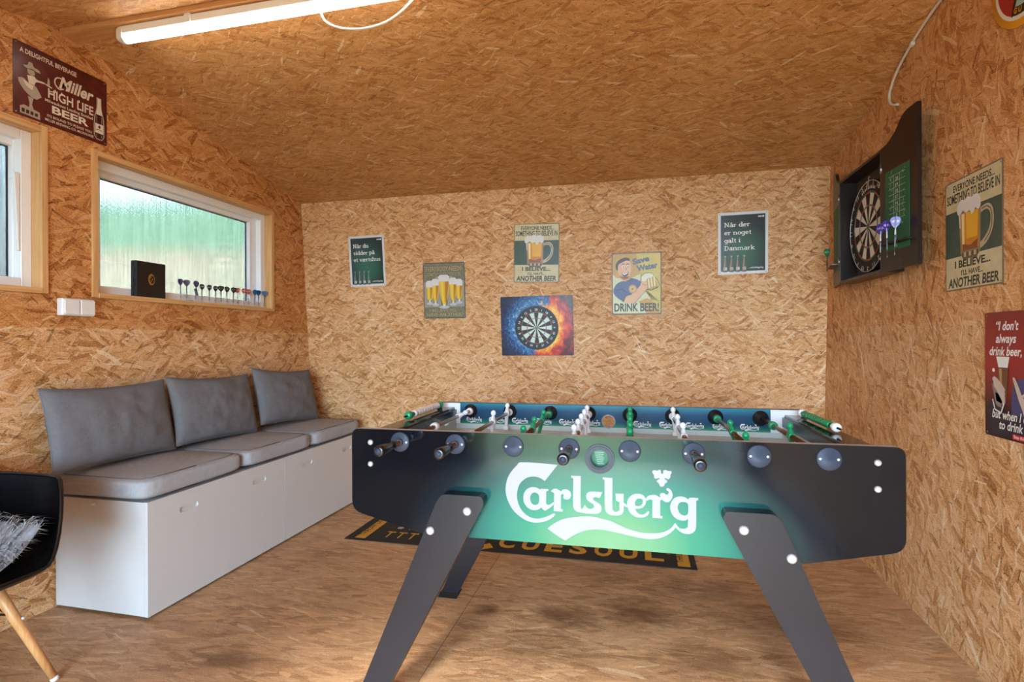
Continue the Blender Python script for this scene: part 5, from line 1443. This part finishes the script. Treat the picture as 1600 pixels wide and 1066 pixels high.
SH_K = mat('#16161a', .35); SH_W = mat('#d9dadc', .3); BR = mat('#6d6f74', .3, 1.0); BR2 = mat('#b48f4a', .35, 1.0)
SILL_Z = WIN[0][2] + .006
dy = [2.537, 2.583, 2.640, 2.695, 2.745, 2.800, 2.842, 2.897, 2.944, 2.992, 3.043, 3.092, 3.141, 3.190, 3.238]
sets = [(F_PUR, SH_K, .132, None, 'purple-flighted'), (F_BLK, SH_K, .118, mat('#b9b9b4', .4), 'black-flighted'), (F_BLK, SH_K, .122, mat('#8f8f8a', .4), 'plain black-flighted'), (F_RED, SH_W, .124, mat('#d9d4cc', .4), 'red and white-flighted'), (F_BLU, SH_K, .126, mat('#123a66', .4), 'blue-flighted')]
ordn = ['first', 'second', 'third']
ordf = ['first', 'second', 'third', 'fourth', 'fifth', 'sixth', 'seventh', 'eighth', 'ninth', 'tenth', 'eleventh', 'twelfth', 'thirteenth', 'fourteenth', 'last']
rd = random.Random(6)
for s_, (mf, ms, tot, em, nm) in enumerate(sets):
    proto = None
    for k in range(3):
        i = s_ * 3 + k
        M = Matrix.Translation((XL - .026 - .006 * (i % 2), dy[i] + .004, SILL_Z - .008)) @ Matrix.Rotation(radians(rd.uniform(-3, 3) - 1), 4, 'X') @ Matrix.Rotation(rd.uniform(0, 1.5), 4, 'Z')
        lb = '%s dart standing on the window sill, %s from the black box' % (nm, ordf[i])
        if proto is None:
            proto = make_dart(lb, mf, ms, BR, tot, em); proto.matrix_world = M; proto['group'] = 'darts on the window sill'
        else: dup(proto, M, lb, 'darts on the window sill')
# darts kept in the open cabinet doors
DMn = MC @ door_frame(1)
proto = None
for k, (s_, h) in enumerate(((.062, 1.520), (.116, 1.523), (.170, 1.526))):
    M = DMn @ Matrix.Translation((s_, h, .0385)) @ Matrix.Rotation(-pi / 2, 4, 'X') @ Matrix.Rotation(radians((2, -1, 3)[k]), 4, 'Y') @ Matrix.Rotation(.3 + k, 4, 'Z')
    lb = 'violet-flighted silver dart in the open cabinet door rack, ' + ('nearest the dartboard', 'middle of three', 'farthest from the dartboard')[k]
    if proto is None: proto = make_dart(lb, F_VIO, SH_W, BR, .158, mat('#c9a8e6', .3)); proto.matrix_world = M; proto['group'] = 'darts in the cabinet door'
    else: dup(proto, M, lb, 'darts in the cabinet door')
DMf = MC @ Matrix.Translation((X0 - .001, 0, D)) @ Matrix.Rotation(radians(-12), 4, 'Y')
d = make_dart('green-flighted dart in the far cabinet door next to the back wall', F_GRN, SH_K, SH_K, .158, mat('#7cc98a', .3))
d.matrix_world = DMf @ Matrix.Translation((-.19, 1.540, .0385)) @ Matrix.Rotation(-pi / 2, 4, 'X')

# ------------------------------------------------------------------ things on the window sill
r = thing('gift_box', 'black card box with a small gold emblem standing on the window sill', 'box', Matrix.Translation((XL - .024, 2.334, SILL_Z)) @ frame((0, 0, 0), (0, 1, 0), (0, 0, 1)))
b = MB(); b.box((-.087, 0, -.020), (.087, .190, .018), mat('#131315', .35)); b.build('carton', r, bevel=.0015)
b = MB(); G_ = mat('#b98a3c', .35, .6)
b.flat([circ(0, .098, .020, 30, .030), circ(.003, .098, .014, 24, .022)[::-1]], G_, .0187); 
for k in range(5): b.flat([circ(-.006 + .006 * (k % 3), .083 + .008 * k, .0035, 10)], G_, .0187)
b.build('emblem', r)
b = MB(); b.box((-.001, 0, -.001), (.001, .190, .001), M_BLACKP, Matrix.Translation((-.0871, 0, -.001))); b.build('lid_edge', r)
b = MB(); b.prism([rrect(-.042, -.006, .042, .006, .005)], -.006, .006, mat('#77787e', .5), M=Matrix.Translation((XL - .058, 2.690, SILL_Z + .044)) @ Matrix.Rotation(radians(-80), 4, 'X') @ frame((0, 0, 0), (0, 1, .12), (0, -.12, 1)))
tag(b.build('dart_case', bevel=.002), 'short grey rod-shaped dart case lying across behind the sill darts', 'case')
r = thing('flight_pack', 'small clear blue packet lying on the sill between the purple-flighted darts', 'packet', (XL - .048, 2.615, SILL_Z))
b = MB(); b.prism([rrect(-.026, -.016, .026, .016, .006)], 0, .010, mat('#8fb6d2', .2)); b.build('pouch', r, bevel=.002)
b = MB(); b.flat([rrect(-.014, -.008, .014, .008, .003)], mat('#3f6f9e', .3), .0103); b.build('label_card', r)
